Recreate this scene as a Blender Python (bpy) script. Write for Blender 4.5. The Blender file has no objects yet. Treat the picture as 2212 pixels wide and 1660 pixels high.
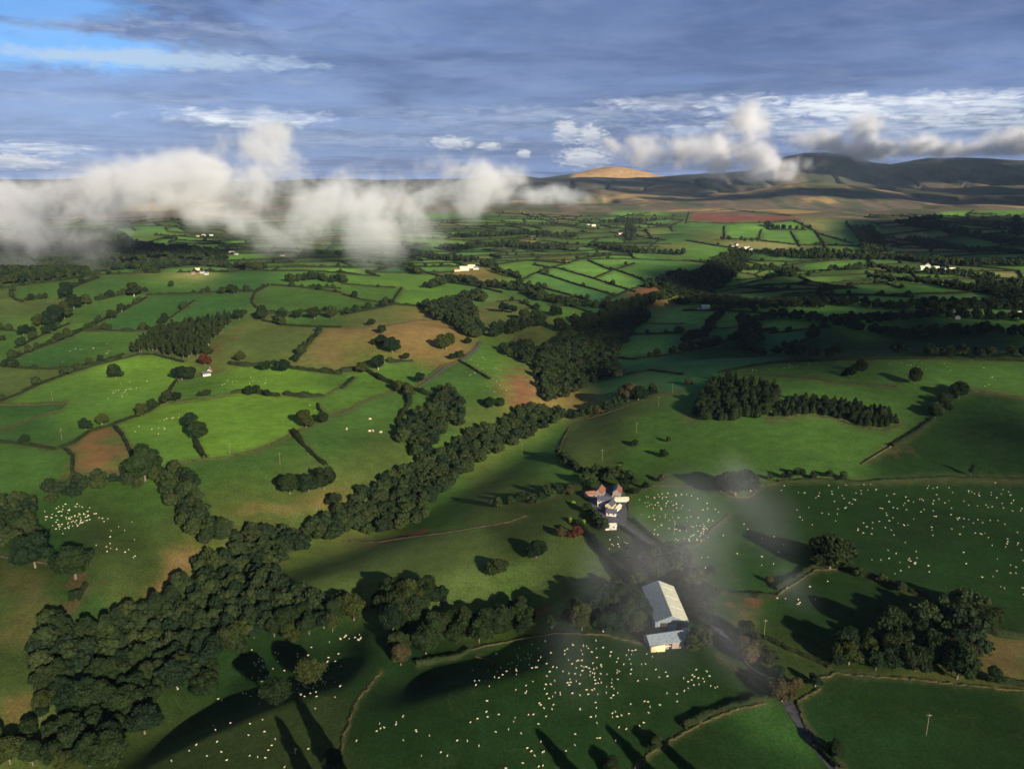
import bpy, math, random
import numpy as np
rnd = random.Random(7)
R = np.random.default_rng(11)
sc = bpy.context.scene
COL = sc.collection
rad = math.radians

# ------------------------------------------------------------------ camera
H = 200.0
PITCH = rad(14.6)
FPX, CX, CY = 1736.0, 1105.5, 830.0          # photograph measured on a 2211 x 1660 sheet
cam = bpy.data.cameras.new('camera'); camo = bpy.data.objects.new('camera', cam); COL.objects.link(camo)
cam.sensor_width = 36; cam.lens = 36 * FPX / 2211
cam.clip_start = 1; cam.clip_end = 90000
camo.location = (0, 0, H); camo.rotation_euler = (rad(90) - PITCH, 0, 0)
sc.camera = camo
cp, sp = math.cos(PITCH), math.sin(PITCH)

def ray(u, v):
    u = np.asarray(u, float); v = np.asarray(v, float)
    a = (u - CX) / FPX; b = (CY - v) / FPX
    return a, cp + b * sp, -sp + b * cp
def project(x, y, z):
    zz = z - H
    d = y * cp - zz * sp
    d = np.maximum(d, 1e-3)
    return CX + FPX * x / d, CY - FPX * (y * sp + zz * cp) / d

# ------------------------------------------------------------------ noise
def _hash(ix, iy, s):
    n = (ix * 374761393 + iy * 668265263 + s * 1442695041).astype(np.int64) & 0x7fffffff
    n = ((n ^ (n >> 13)) * 1274126177) & 0x7fffffff
    n = (n ^ (n >> 16)) & 0xffff
    return n / 65535.0
def vn(x, y, s=0):
    x = np.asarray(x, float); y = np.asarray(y, float)
    ix = np.floor(x).astype(np.int64); iy = np.floor(y).astype(np.int64)
    fx = x - ix; fy = y - iy
    fx = fx * fx * fx * (fx * (fx * 6 - 15) + 10); fy = fy * fy * fy * (fy * (fy * 6 - 15) + 10)
    a = _hash(ix, iy, s); b = _hash(ix + 1, iy, s); c = _hash(ix, iy + 1, s); d = _hash(ix + 1, iy + 1, s)
    return (a + (b - a) * fx) * (1 - fy) + (c + (d - c) * fx) * fy
def fbm(x, y, s=0, o=4):
    t = 0; amp = 1; tot = 0
    for k in range(o):
        t = t + amp * vn(x * 2 ** k + 17.3 * k, y * 2 ** k - 9.1 * k, s + k); tot += amp; amp *= .5
    return t / tot
def sm(a, b, x):
    t = np.clip((x - a) / (b - a), 0, 1); return t * t * (3 - 2 * t)
def polydist(x, y, P):
    d = np.full(np.shape(x), 1e9)
    for (ax, ay), (bx, by) in zip(P[:-1], P[1:]):
        dx, dy = bx - ax, by - ay
        t = np.clip(((x - ax) * dx + (y - ay) * dy) / (dx * dx + dy * dy + 1e-9), 0, 1)
        d = np.minimum(d, np.hypot(x - ax - t * dx, y - ay - t * dy))
    return d
def flat(u, v):
    a, b, c = ray(u, v); t = -H / c
    return float(a * t), float(b * t)

GORGE = [flat(*p) for p in [(-300, 1900), (0, 1640), (200, 1480), (330, 1330), (470, 1210), (620, 1150), (800, 1080), (960, 990), (1110, 915), (1230, 850), (1280, 760), (1330, 700), (1440, 640), (1560, 600), (1700, 565)]]
# skyline of the far ground: (photo column, row of the crest)
CR3 = np.array([(-900, 392), (300, 390), (850, 387), (1040, 382), (1100, 380), (1230, 380), (1420, 381), (1500, 377), (1560, 375), (1610, 371), (1655, 358), (1690, 341), (1730, 333), (1770, 331), (1830, 334), (1852, 345), (1880, 352), (1920, 356), (1950, 351), (2000, 342), (2060, 340), (2110, 344), (2211, 349), (2600, 352), (3400, 375)])
CR2 = np.array([(-900, 440), (900, 430), (1100, 418), (1300, 412), (1500, 420), (1620, 412), (1700, 399), (1780, 397), (1900, 404), (2000, 410), (2100, 405), (2211, 400), (2700, 398), (3400, 410)])

BLUFF = [[flat(*p) for p in [(200, 1640), (420, 1560), (640, 1500), (790, 1478)]], [flat(*p) for p in [(770, 1560), (900, 1535), (1020, 1510), (1130, 1490), (1230, 1462)]]]
BUMPS = [(*flat(u, v), rr, a) for (u, v, rr, a) in [(820, 735, 130, 15), (600, 760, 120, 8), (1020, 820, 90, 9), (480, 1000, 110, 9), (300, 1250, 70, 8), (850, 1210, 70, 3), (1150, 1480, 80, 8), (1250, 1090, 60, 3), (1150, 680, 90, 9)]]
def height(x, y):
    x = np.asarray(x, float); y = np.asarray(y, float)
    h = (vn(x / 230, y / 230, 1) - .5) * 9 * sm(150, 500, y) + (vn(x / 90, y / 90, 3) - .5) * 2.2
    h = h + (fbm(x / 800, y / 800, 5, 3) - .5) * (8 + 62 * sm(1100, 3200, y))
    near = 1 - sm(1700, 2600, y)
    d = polydist(x, y, GORGE)
    h = h - near * (15 * np.exp(-(d / 42) ** 2) + 6 * np.exp(-(d / 150) ** 2))
    # short steep banks dropping away from the bottom pastures toward the wood
    for L_ in BLUFF:
        best = np.full(x.shape, 1e9); side = np.zeros(x.shape); 
        for (ax, ay), (bx_, by_) in zip(L_[:-1], L_[1:]):
            dx, dy = bx_ - ax, by_ - ay
            t = ((x - ax) * dx + (y - ay) * dy) / (dx * dx + dy * dy); tc = np.clip(t, 0, 1)
            q = np.hypot(x - ax - tc * dx, y - ay - tc * dy); s_ = dx * (y - ay) - dy * (x - ax)
            m = q < best; best = np.where(m, q, best); side = np.where(m, s_, side)
        endf = sm(-10, 25, np.minimum(x - L_[0][0], L_[-1][0] - x))
        h = h - 12.5 * endf * np.where(side > 0, sm(0, 38, best) * (1 - sm(55, 115, best)), 0)
    # broad convex pasture on the right, falling away behind its crest
    g = sm(40, 300, x + (y - 650) * .25)
    h = h + g * 27 * sm(470, 770, y) * (1 - sm(785, 930, y + .03 * x))
    # pastures left of the valley climb to a rounded brow, then drop
    g = 1 - sm(-420, -120, x)
    h = h + g * (27 * sm(800, 1430, y) * (1 - sm(1460, 1750, y)))
    for (cx, cy, rr, a) in BUMPS:
        h = h + a * np.exp(-((x - cx) ** 2 + (y - cy) ** 2) / rr ** 2)
    # moor and mountains
    yy = np.maximum(y, 10.)
    u = CX + x / yy * FPX / cp
    z1 = 24 + 0 * u
    z2 = H - (np.interp(u, CR2[:, 0], CR2[:, 1]) - 378) / 1796 * 6300
    z3 = H - (np.interp(u, CR3[:, 0], CR3[:, 1]) - 378) / 1796 * 9600
    w0 = sm(3300, 5000, y); w1 = sm(4700, 6300, y); w2 = sm(6500, 7200, y); w3 = sm(7600, 9600, y)
    dip = 40 * sm(6400, 7100, y)
    far = z1 * w0 + (z2 - z1) * w1 - dip + (z3 - z2 + 40) * w3
    h = h * (1 - .75 * sm(5000, 9000, y)) + far
    rough = fbm(x / 620 + .3 * vn(x / 300, y / 300, 9), y / 900, 21, 4) - .5
    h = h + rough * (70 * sm(4300, 6000, y)) * (1 - .75 * sm(8400, 9500, y))
    gul = np.abs(fbm(x / 420, y / 1500, 31, 3) - .5)
    h = h - 60 * np.exp(-(gul / .035) ** 2) * sm(4500, 5600, y) * (1 - sm(8600, 9300, y))
    h = h - 150 * sm(9900, 11500, y) + 0
    h = h + (fbm(x / 1300, y / 4000, 63, 4) - .5) * 130 * sm(7600, 9600, y) * (1 - .7 * sm(1500, 1650, u))
    # sunlit top standing behind the moor
    cx = (1325 - CX) / FPX * cp * 12600
    h = h + sm(11000, 12000, y) * (185 + 100 * np.exp(-((x - cx) / 620) ** 2) * np.exp(-((y - 12600) / 900) ** 2)) * np.exp(-np.maximum(0, y - 12600) / 4000) * np.exp(-((x - cx) / 1500) ** 2)
    return h

ts = np.geomspace(150, 15000, 300)
def ground(u, v):
    """points of the ground seen at columns u, rows v of the photograph"""
    u = np.atleast_1d(np.asarray(u, float)); v = np.atleast_1d(np.asarray(v, float))
    a, b, c = ray(u, v)
    X = a[:, None] * ts; Y = b[:, None] * ts; Z = H + c[:, None] * ts
    D = Z - height(X, Y)
    below = D < 0
    k = np.where(below.any(1), below.argmax(1), len(ts) - 1); k = np.maximum(k, 1)
    i = np.arange(len(u)); d0 = D[i, k - 1]; d1 = D[i, k]
    t0, t1 = ts[k - 1].copy(), ts[k].copy()
    for _ in range(4):
        f = np.clip(d0 / (d0 - d1 + 1e-9), .02, .98); t = t0 + (t1 - t0) * f
        dm = H + c * t - height(a * t, b * t); up = dm > 0
        t0 = np.where(up, t, t0); d0 = np.where(up, dm, d0); t1 = np.where(up, t1, t); d1 = np.where(up, d1, dm)
    t = (t0 + t1) / 2
    x = a * t; y = b * t
    return np.stack([x, y, height(x, y)], 1)

# tile c,r of a 3 x 3 enlargement -> sheet coordinates
OX = [0, 737, 1474]; OY = [0, 552.7, 1107]
def T(c, r, s):
    return [(float(p.split(',')[0]) * .33317 + OX[c], float(p.split(',')[1]) * .33317 + OY[r]) for p in s.split()]
def S(s):
    return [tuple(map(float, p.split(','))) for p in s.split()]
def densify(P, step=6):
    out = [P[0]]
    for a, b in zip(P[:-1], P[1:]):
        n = max(1, int(math.hypot(b[0] - a[0], b[1] - a[1]) / step))
        out += [(a[0] + (b[0] - a[0]) * k / n, a[1] + (b[1] - a[1]) * k / n) for k in range(1, n + 1)]
    return out
def wpoly(P, step=6):
    Q = densify(P, step); return ground([q[0] for q in Q], [q[1] for q in Q])
def inpoly(x, y, P):
    x = np.asarray(x); y = np.asarray(y); c = np.zeros(x.shape, bool); n = len(P)
    for i in range(n):
        ax, ay = P[i][0], P[i][1]; bx, by = P[i - 1][0], P[i - 1][1]
        if ay == by: continue
        c ^= ((ay > y) != (by > y)) & (x < (bx - ax) * (y - ay) / (by - ay) + ax)
    return c

# ------------------------------------------------------------------ materials
def mat(name, rough=.9, spec=.1):
    m = bpy.data.materials.new(name); m.use_nodes = True
    b = m.node_tree.nodes['Principled BSDF']; b.inputs['Roughness'].default_value = rough
    b.inputs['Specular IOR Level'].default_value = spec
    return m, m.node_tree, b
def nd(nt, t, **kw):
    n = nt.nodes.new(t)
    for k, v in kw.items(): setattr(n, k, v)
    return n
def mathn(nt, op, a, b=None, c=None, clamp=False):
    n = nt.nodes.new('ShaderNodeMath'); n.operation = op; n.use_clamp = clamp
    for i, x in enumerate((a, b, c)):
        if x is None: continue
        if isinstance(x, (int, float)): n.inputs[i].default_value = x
        else: nt.links.new(x, n.inputs[i])
    return n.outputs[0]
def mixc(nt, f, a, b, mode='MIX'):
    n = nt.nodes.new('ShaderNodeMix'); n.data_type = 'RGBA'; n.blend_type = mode
    for i, x in ((0, f), (6, a), (7, b)):
        if isinstance(x, (int, float)): n.inputs[i].default_value = x
        elif isinstance(x, tuple): n.inputs[i].default_value = x if len(x) == 4 else (*x, 1)
        else: nt.links.new(x, n.inputs[i])
    return n.outputs[2]
def noise(nt, vec, scale, det=4, rough=.55, dist=0):
    n = nd(nt, 'ShaderNodeTexNoise'); n.inputs['Scale'].default_value = scale; n.inputs['Detail'].default_value = det
    n.inputs['Roughness'].default_value = rough; n.inputs['Distortion'].default_value = dist
    if vec is not None: nt.links.new(vec, n.inputs['Vector'])
    return n.outputs['Fac']
def ramp(nt, f, lo, hi, a=0., b=1.):
    n = nd(nt, 'ShaderNodeMapRange'); nt.links.new(f, n.inputs[0])
    for i, x in enumerate((lo, hi, a, b)): n.inputs[i + 1].default_value = x
    return n.outputs[0]

def simple(name, c1, c2, scale=.3, rough=.9, spec=.1, world=True, bump=0):
    m, nt, b = mat(name, rough, spec)
    v = nd(nt, 'ShaderNodeNewGeometry').outputs['Position'] if world else nd(nt, 'ShaderNodeTexCoord').outputs['Object']
    f = ramp(nt, noise(nt, v, scale, 4), .35, .65)
    nt.links.new(mixc(nt, f, c1, c2), b.inputs['Base Color'])
    return m
def leafmat(name, c1, c2, c3=None):
    m, nt, b = mat(name, .75, .15)
    g = nd(nt, 'ShaderNodeNewGeometry')
    oi = nd(nt, 'ShaderNodeObjectInfo')
    n = noise(nt, g.outputs['Position'], .12, 3)
    f = mathn(nt, 'ADD', mathn(nt, 'MULTIPLY', ramp(nt, n, .3, .7), .45), mathn(nt, 'MULTIPLY', oi.outputs['Random'], .35))
    f = mathn(nt, 'ADD', f, mathn(nt, 'MULTIPLY', g.outputs['Random Per Island'], .3), clamp=True)
    c = mixc(nt, f, c1, c2)
    if c3:
        c = mixc(nt, ramp(nt, noise(nt, g.outputs['Position'], .035, 2), .6, .75, 0, .7), c, c3)
    nt.links.new(c, b.inputs['Base Color'])
    tr = nd(nt, 'ShaderNodeBsdfTranslucent'); nt.links.new(c, tr.inputs['Color'])
    mx = nd(nt, 'ShaderNodeMixShader'); mx.inputs[0].default_value = .22
    nt.links.new(b.outputs[0], mx.inputs[1]); nt.links.new(tr.outputs[0], mx.inputs[2])
    nt.links.new(mx.outputs[0], nt.nodes['Material Output'].inputs[0])
    return m
M = {}
M['leaf'] = leafmat('broadleaf_foliage', (.007, .016, .005), (.028, .050, .012), (.042, .038, .013))
M['leafb'] = leafmat('olive_foliage', (.010, .018, .006), (.038, .052, .013))
M['leafc'] = leafmat('deep_green_foliage', (.005, .014, .006), (.018, .038, .013))
M['leafd'] = leafmat('yellowing_foliage', (.016, .024, .006), (.055, .068, .014))
M['leaf_far'] = leafmat('distant_foliage', (.008, .018, .008), (.028, .046, .015), (.038, .034, .015))
nt_ = M['leaf_far'].node_tree; at_ = nd(nt_, 'ShaderNodeAttribute'); at_.attribute_name = 'tint'
b_ = nt_.nodes['Principled BSDF']; src_ = b_.inputs['Base Color'].links[0].from_socket
new_ = mixc(nt_, ramp(nt_, at_.outputs['Fac'], .1, 1, 0, .75), src_, (.046, .060, .015))
new_ = mixc(nt_, ramp(nt_, at_.outputs['Fac'], .35, 0, 0, .6), new_, (.006, .018, .008))
nt_.links.new(new_, b_.inputs['Base Color'])
M['hedge'] = leafmat('hedge_foliage', (.009, .018, .006), (.034, .048, .013), (.045, .038, .015))
M['conifer'] = leafmat('conifer_foliage', (.009, .021, .008), (.036, .052, .015), (.055, .044, .017))
M['rust'] = leafmat('rust_foliage', (.05, .016, .010), (.11, .035, .017))
M['tan'] = leafmat('tan_foliage', (.045, .042, .016), (.095, .072, .028))
M['lime'] = leafmat('lime_foliage', (.22, .34, .02), (.35, .45, .03))
M['bark'] = simple('bark', (.10, .075, .05), (.22, .18, .13), 1.5)
M['palebark'] = simple('pale_bark', (.38, .33, .25), (.55, .48, .36), 1.5)
M['wall'] = simple('stone_bank', (.028, .038, .014), (.095, .078, .032), .35)

# ground: field colours per vertex, grain from noise
def ground_mat():
    m, nt, b = mat('ground_cover', .95, .05)
    at = nd(nt, 'ShaderNodeAttribute'); at.attribute_name = 'field'
    pos = nd(nt, 'ShaderNodeNewGeometry').outputs['Position']
    f1 = ramp(nt, noise(nt, pos, .012, 4, .6), .3, .7, .80, 1.2)
    f2 = ramp(nt, noise(nt, pos, .10, 5, .65), .25, .75, .74, 1.26)
    f3 = ramp(nt, noise(nt, pos, .9, 3, .6), .25, .75, .6, 1.4)
    f = mathn(nt, 'MULTIPLY', mathn(nt, 'MULTIPLY', f1, f2), f3)
    cc = nd(nt, 'ShaderNodeCombineXYZ')
    for i in range(3): nt.links.new(f, cc.inputs[i])
    c = mixc(nt, 1.0, at.outputs['Color'], cc.outputs[0], 'MULTIPLY')
    dry = ramp(nt, noise(nt, pos, .022, 6, .7), .56, .74, 0, .5)
    c = mixc(nt, dry, c, mixc(nt, 1.0, c, (1.3, 1.03, .85), 'MULTIPLY'))
    # trodden lines and darker rushy flushes
    rdg = mathn(nt, 'ABSOLUTE', mathn(nt, 'SUBTRACT', noise(nt, pos, .016, 5, .6, .6), .5))
    c = mixc(nt, ramp(nt, rdg, 0, .005, .14, 0), c, (.13, .10, .05))
    fl = ramp(nt, noise(nt, pos, .045, 6, .75, 1.2), .60, .72, 0, .45)
    c = mixc(nt, fl, c, mixc(nt, 1.0, c, (.55, .62, .6), 'MULTIPLY'))
    # faint mowing stripes
    wv = nd(nt, 'ShaderNodeTexWave'); wv.inputs['Scale'].default_value = .16; wv.inputs['Distortion'].default_value = 9; wv.inputs['Detail'].default_value = 2; wv.inputs['Detail Scale'].default_value = .25
    nt.links.new(pos, wv.inputs['Vector']); w2 = ramp(nt, wv.outputs['Fac'], 0, 1, .965, 1.035); c3 = nd(nt, 'ShaderNodeCombineXYZ')
    for i in range(3): nt.links.new(w2, c3.inputs[i])
    c = mixc(nt, 1.0, c, c3.outputs[0], 'MULTIPLY')
    nt.links.new(c, b.inputs['Base Color'])
    return m
M['ground'] = ground_mat()

# ------------------------------------------------------------------ objects helpers
def tag(o, label=None, cat=None, group=None, kind=None):
    if label: o['label'] = label
    if cat: o['category'] = cat
    if group: o['group'] = group
    if kind: o['kind'] = kind
    return o
def mesh_obj(name, V, F, m, parent=None, smooth=False):
    me = bpy.data.meshes.new(name)
    V = np.asarray(V, np.float32)
    if isinstance(F, np.ndarray) and F.ndim == 2:
        n, k = F.shape
        me.vertices.add(len(V)); me.vertices.foreach_set('co', V.ravel())
        me.loops.add(n * k); me.loops.foreach_set('vertex_index', F.astype(np.int32).ravel())
        me.polygons.add(n); me.polygons.foreach_set('loop_start', np.arange(0, n * k, k, dtype=np.int32))
        if smooth: me.polygons.foreach_set('use_smooth', np.ones(n, bool))
        me.update(calc_edges=True)
    else:
        me.from_pydata([tuple(map(float, v)) for v in V], [], [tuple(map(int, f)) for f in F])
        if smooth: me.polygons.foreach_set('use_smooth', np.ones(len(F), bool))
    if m is not None: me.materials.append(m)
    o = bpy.data.objects.new(name, me); COL.objects.link(o)
    if parent is not None: o.parent = parent
    return o
def empty(name, loc=(0, 0, 0), rz=0, s=1):
    o = bpy.data.objects.new(name, None); COL.objects.link(o); o.location = loc; o.rotation_euler = (0, 0, rz)
    o.scale = (s, s, s); o.empty_display_size = .5
    return o
def leafquads(C, N, size, rg, jit=.75):
    """small leaf-clump faces at centres C facing roughly N"""
    n = len(C)
    nn = N + rg.normal(0, jit, (n, 3)); nn /= np.linalg.norm(nn, axis=1, keepdims=True) + 1e-9
    r = rg.normal(0, 1, (n, 3)); a = np.cross(nn, r); a /= np.linalg.norm(a, axis=1, keepdims=True) + 1e-9
    b = np.cross(nn, a)
    s = (size * rg.uniform(.55, 1.25, n))[:, None] * .5
    a = a * s; b = b * s * rg.uniform(.6, 1.1, n)[:, None]
    k = rg.uniform(.5, 1.2, (4, n, 1))
    V = np.stack([C - a * k[0] - b, C + a - b * k[1], C + a * k[2] + b, C - a + b * k[3]], 1).reshape(-1, 3)
    F = np.arange(4 * n).reshape(n, 4)
    return V, F
def join(parts):
    Vs = []; Fs = []; o = 0
    for V, F in parts:
        Vs.append(V); Fs.append(F + o); o += len(V)
    return np.concatenate(Vs), np.concatenate(Fs)
# unit low sphere with quads only
def qsphere(nu=8, nv=5):
    V = []; F = []
    for j in range(nv + 1):
        th = math.pi * (j + .0) / nv
        rr = max(math.sin(th), .03)
        for i in range(nu): V.append((rr * math.cos(2 * math.pi * i / nu), rr * math.sin(2 * math.pi * i / nu), math.cos(th)))
    for j in range(nv):
        for i in range(nu):
            F.append((j * nu + i, (j + 1) * nu + i, (j + 1) * nu + (i + 1) % nu, j * nu + (i + 1) % nu))
    return np.array(V), np.array(F)
QS = qsphere()

def crown_lobes(rg, kind='round'):
    """unit crown: radius about 1, base at z = 0"""
    L = []
    if kind == 'round':
        n = rg.integers(11, 20); sq = rg.uniform(.8, 1.25)
        for k in range(n):
            a = rg.uniform(0, 2 * math.pi); e = rg.uniform(-.55, 1.0) ; rr = rg.uniform(.38, .66)
            ce = math.sqrt(max(0, 1 - min(1, abs(e)) ** 2))
            L.append((rr * math.cos(a) * ce * 1.1 * sq, rr * math.sin(a) * ce * 1.1 / sq, .92 + e * .62, rg.uniform(.2, .46)))
        L.append((0, 0, .85, .62))
    else:
        n = rg.integers(9, 13)
        for k in range(n):
            a = rg.uniform(0, 2 * math.pi); z = rg.uniform(.35, 2.1); rr = .42 * (1 - abs(z - 1.0) / 1.9)
            L.append((rr * math.cos(a), rr * math.sin(a), z, rg.uniform(.22, .36)))
        L.append((0, 0, 1.0, .45)); L.append((0, 0, 1.6, .33))
    return L
def crown_mesh(rg, nq, size, kind='round', core=True):
    L = crown_lobes(rg, kind); parts = []
    w = np.array([l[3] ** 2 for l in L]); w /= w.sum()
    for l, ww in zip(L, w):
        c = np.array(l[:3]); r = l[3]
        if core: parts.append((QS[0] * r * .84 * np.array([1, 1, .9]) * (1 + rg.normal(0, .05, (len(QS[0]), 1))) + c, QS[1]))
        n = max(6, int(nq * ww))
        d = rg.normal(0, 1, (n, 3)); d[:, 2] = np.where(d[:, 2] < -.5, -d[:, 2], d[:, 2]); d /= np.linalg.norm(d, axis=1, keepdims=True)
        rr = r * rg.uniform(.78, 1.14, (n, 1))
        parts.append(leafquads(c + d * rr * np.array([1, 1, .9]), d, size, rg))
    V, F = join(parts); V[:, 2] = np.maximum(V[:, 2], .05)
    return V, F
def tube(pts, rads, k=6):
    V = []; F = []
    for j, (p, r) in enumerate(zip(pts, rads)):
        for i in range(k): V.append((p[0] + r * math.cos(2 * math.pi * i / k), p[1] + r * math.sin(2 * math.pi * i / k), p[2]))
    for j in range(len(pts) - 1):
        for i in range(k): F.append((j * k + i, j * k + (i + 1) % k, (j + 1) * k + (i + 1) % k, (j + 1) * k + i))
    return np.array(V), np.array(F)
def trunk_mesh(rg, h=1.0):
    parts = [tube([(0, 0, -.12), (.01, 0, .25 * h), (-.01, .02, .7 * h), (0, 0, 1.2 * h)], [.075, .055, .045, .02])]
    for k in range(4):
        a = rg.uniform(0, 6.28); q = rg.uniform(.3, .5)
        parts.append(tube([(0, 0, (.25 + .12 * k) * h), (q * .5 * math.cos(a), q * .5 * math.sin(a), (.5 + .12 * k) * h), (q * math.cos(a), q * math.sin(a), (.75 + .12 * k) * h)], [.035, .025, .01], 5))
    return join(parts)
def conifer_mesh(rg, nq=900, size=.10):
    z = rg.uniform(0.08, 1, nq) ** .85; a = rg.uniform(0, 6.283, nq)
    tier = .82 + .22 * np.sin(z * 50 + a * 1.0)
    r = .24 * (1 - z) ** .8 * tier * rg.uniform(.75, 1.12, nq) + .01
    C = np.stack([r * np.cos(a), r * np.sin(a), z], 1)
    N = np.stack([np.cos(a), np.sin(a), .5 + 0 * a], 1)
    Q = leafquads(C, N, size, rg, .5)
    core = tube([(0, 0, .05), (0, 0, .3), (0, 0, .65), (0, 0, .98)], [.15, .155, .085, .005], 7)
    return join([Q, core])

# ------------------------------------------------------------------ the traced boundaries (t thin wall, l lit bank, h hedge, w bushy hedge)
HG = []
def hg(k, P): HG.append((k, P))
for k, s in [('w', '0,215 200,185 400,160 620,125 900,115 1200,105'), ('h', '80,215 60,250 100,285 150,300'),
    ('w', '640,140 560,170 480,200 430,240 390,280'), ('w', '170,290 230,285 300,275'), ('w', '620,290 750,262 850,240 940,235'), ('h', '950,255 1150,250 1300,245 1480,230 1640,235 1740,190'),
    ('w', '0,710 140,640 350,560 520,490 720,390 900,300 950,270'), ('h', '1000,470 1120,390 1260,290'), ('w', '540,490 700,485 860,490 1000,480 1090,490'),
    ('h', '0,715 100,725 240,735 470,730 640,690 800,640'), ('h', '0,945 100,905 240,840 420,770 600,715 900,640 1000,640 1190,690'),
    ('t', '0,965 220,965 430,955 380,1000 250,1040 130,1090 0,1140'), ('h', '0,1205 150,1220 370,1255 480,1210 580,1140 720,1100 850,1050 960,1010 1040,955 1100,870 1140,810'),
    ('t', '1040,965 1300,930 1500,895'), ('w', '1500,890 1600,880 1810,910'), ('w', '1840,900 1960,915 2100,910'), ('t', '2100,910 2150,880 2212,840'), ('h', '2060,960 2065,990 2090,1020'),
    ('l', '1060,1355 1300,1320 1480,1300 1660,1260 1800,1200 1950,1120 2100,1060 2212,1010'), ('w', '1270,1200 1290,1260 1330,1310'),
    ('h', '740,1105 790,1160 830,1240 860,1310'), ('h', '420,1250 470,1290 470,1410'), ('l', '470,1410 700,1420 830,1440'), ('w', '1900,1150 1970,1230 2040,1300 2110,1360'),
    ('w', '1480,700 1600,715 1760,700 1900,730 2212,770'), ('w', '1910,690 1990,580 2080,480'), ('h', '1740,190 1650,240 1630,300 1660,340'), ('w', '1660,375 1850,375 2000,365 2212,370'),
    ('h', '1700,420 1850,450 2000,460 2212,465'), ('h', '1760,190 1950,205 2212,240'), ('h', '2000,200 2212,215'), ('t', '1140,810 1300,770 1450,740'),
    ('h', '100,600 300,500 450,440'), ('h', '0,480 120,490 230,470'), ('t', '400,290 200,320 130,300')]:
    hg(k, T(0, 1, s))
for k, s in [('l', '0,1020 100,960 240,905 350,870'), ('h', '0,860 80,790'), ('w', '0,750 150,740 200,765 250,800 350,840 370,870'), ('w', '0,385 200,345 340,315 540,330'), ('h', '0,250 150,290 330,310'), ('h', '330,300 390,210'),
    ('h', '0,185 200,200 350,210'), ('t', '0,465 180,460'), ('w', '300,690 460,680'), ('l', '480,840 560,780 650,710 760,680 850,610 890,560'), ('t', '500,850 580,790 670,720 780,690'), ('h', '760,680 850,730 960,800'),
    ('w', '200,770 350,840 480,870 560,900 700,920 740,950'), ('w', '440,880 440,960 400,1020 370,1080 380,1120'), ('t', '290,450 430,430 560,410'),
    ('h', '1100,170 1310,210 1600,290'), ('h', '1300,115 1500,180 1780,260'), ('h', '1420,85 1640,150 1900,235'), ('h', '1160,165 1240,120 1340,85 1560,20'), ('h', '1640,145 1760,95 1900,50'),
    ('h', '1700,300 1850,230 2000,180 2100,130'), ('h', '1740,80 1900,135 2010,185'), ('h', '1240,60 1420,85'), ('w', '1010,90 1100,120 1170,160'), ('h', '510,100 700,150 880,165'), ('h', '700,175 880,200 1040,240'),
    ('w', '690,130 790,160 900,185 1080,200'), ('h', '980,60 1200,30 1480,50'), ('h', '1600,30 1700,75 1750,95'),
    ('l', '1460,1075 1600,1055 1760,1005 1900,950 2050,905 2212,870'), ('l', '1480,1110 1430,1200 1410,1280'), ('h', '1410,1280 1480,1350 1560,1400 1640,1430 1720,1460'), ('w', '1250,1600 1400,1550 1540,1500'),
    ('h', '1780,660 1900,670 2212,630'), ('h', '1800,780 2000,740 2212,770'), ('h', '1900,510 2212,500'), ('t', '2000,440 2212,440'),
    ('t', '1090,560 1160,520 1260,510'), ('l', '1860,1660 1860,1560 1930,1510 2050,1490 2212,1490'), ('h', '1000,300 1150,290 1230,330 1330,400'), ('h', '1340,320 1500,330 1640,380')]:
    hg(k, T(1, 1, s))
for k, s in [('h', '230,760 400,722 600,692 900,680 1000,675 1300,670 1700,665 2212,682'), ('l', '370,775 600,775 850,795 940,810 1150,830 1380,845'), ('w', '1040,780 1100,740 1180,710'),
    ('l', '1840,870 2000,890 2212,915'), ('h', '1620,1060 1500,1150 1350,1235'), ('t', '1350,1235 1160,1350'), ('l', '490,1495 620,1470'), ('h', '620,1465 900,1455 1100,1470 1300,1465 1500,1450 1900,1448 2212,1455'),
    ('w', '460,620 520,650 600,690'), ('w', '640,610 800,550 880,510'), ('w', '0,620 200,585 420,500 600,480'), ('h', '220,380 180,450 150,520'), ('t', '0,490 160,475 420,460'), ('h', '0,355 240,355 480,370 800,400 1000,410'),
    ('h', '560,505 700,490 950,460'), ('w', '1370,570 1450,610 1480,650'), ('l', '540,1065 700,1040 870,1035 1000,1060 1150,1110 1300,1135 1420,1095'), ('l', '0,1490 130,1500 300,1560 440,1560 500,1490'),
    ('h', '640,255 850,240 1000,215 1150,185 1380,185'), ('h', '860,260 1100,250 1500,270'), ('h', '340,160 600,140 900,110'), ('h', '490,190 700,185 1000,205'), ('h', '1290,130 1500,160 1700,200 2100,270'), ('h', '960,90 1200,60 1500,95'),
    ('h', '1540,310 1700,290 2150,330'), ('h', '0,30 300,60'), ('h', '380,30 700,40 950,20'), ('h', '1800,130 2212,160')]:
    hg(k, T(2, 1, s))
for k, s in [('t', '0,280 90,300 380,340'), ('h', '560,470 520,520 490,580')]:
    hg(k, T(0, 2, s))
for k, s in [('l', '0,182 240,190 500,150 600,140 800,110 1080,60 1200,20'), ('w', '1540,90 1640,190 1730,310 1850,440 1950,490'), ('h', '1800,90 1900,160 2000,240 2100,300'), ('h', '1890,50 2000,150 2110,235 2200,260'),
    ('l', '820,890 1100,830 1400,780 1700,790 1950,850 2050,900'), ('l', '250,1030 180,1120 100,1220 50,1350 0,1500 -30,1660'), ('t', '870,930 1010,985'), ('l', '1890,1659 2000,1560 2212,1430'), ('h', '480,985 600,965 760,935 830,890')]:
    hg(k, T(1, 2, s))
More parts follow.
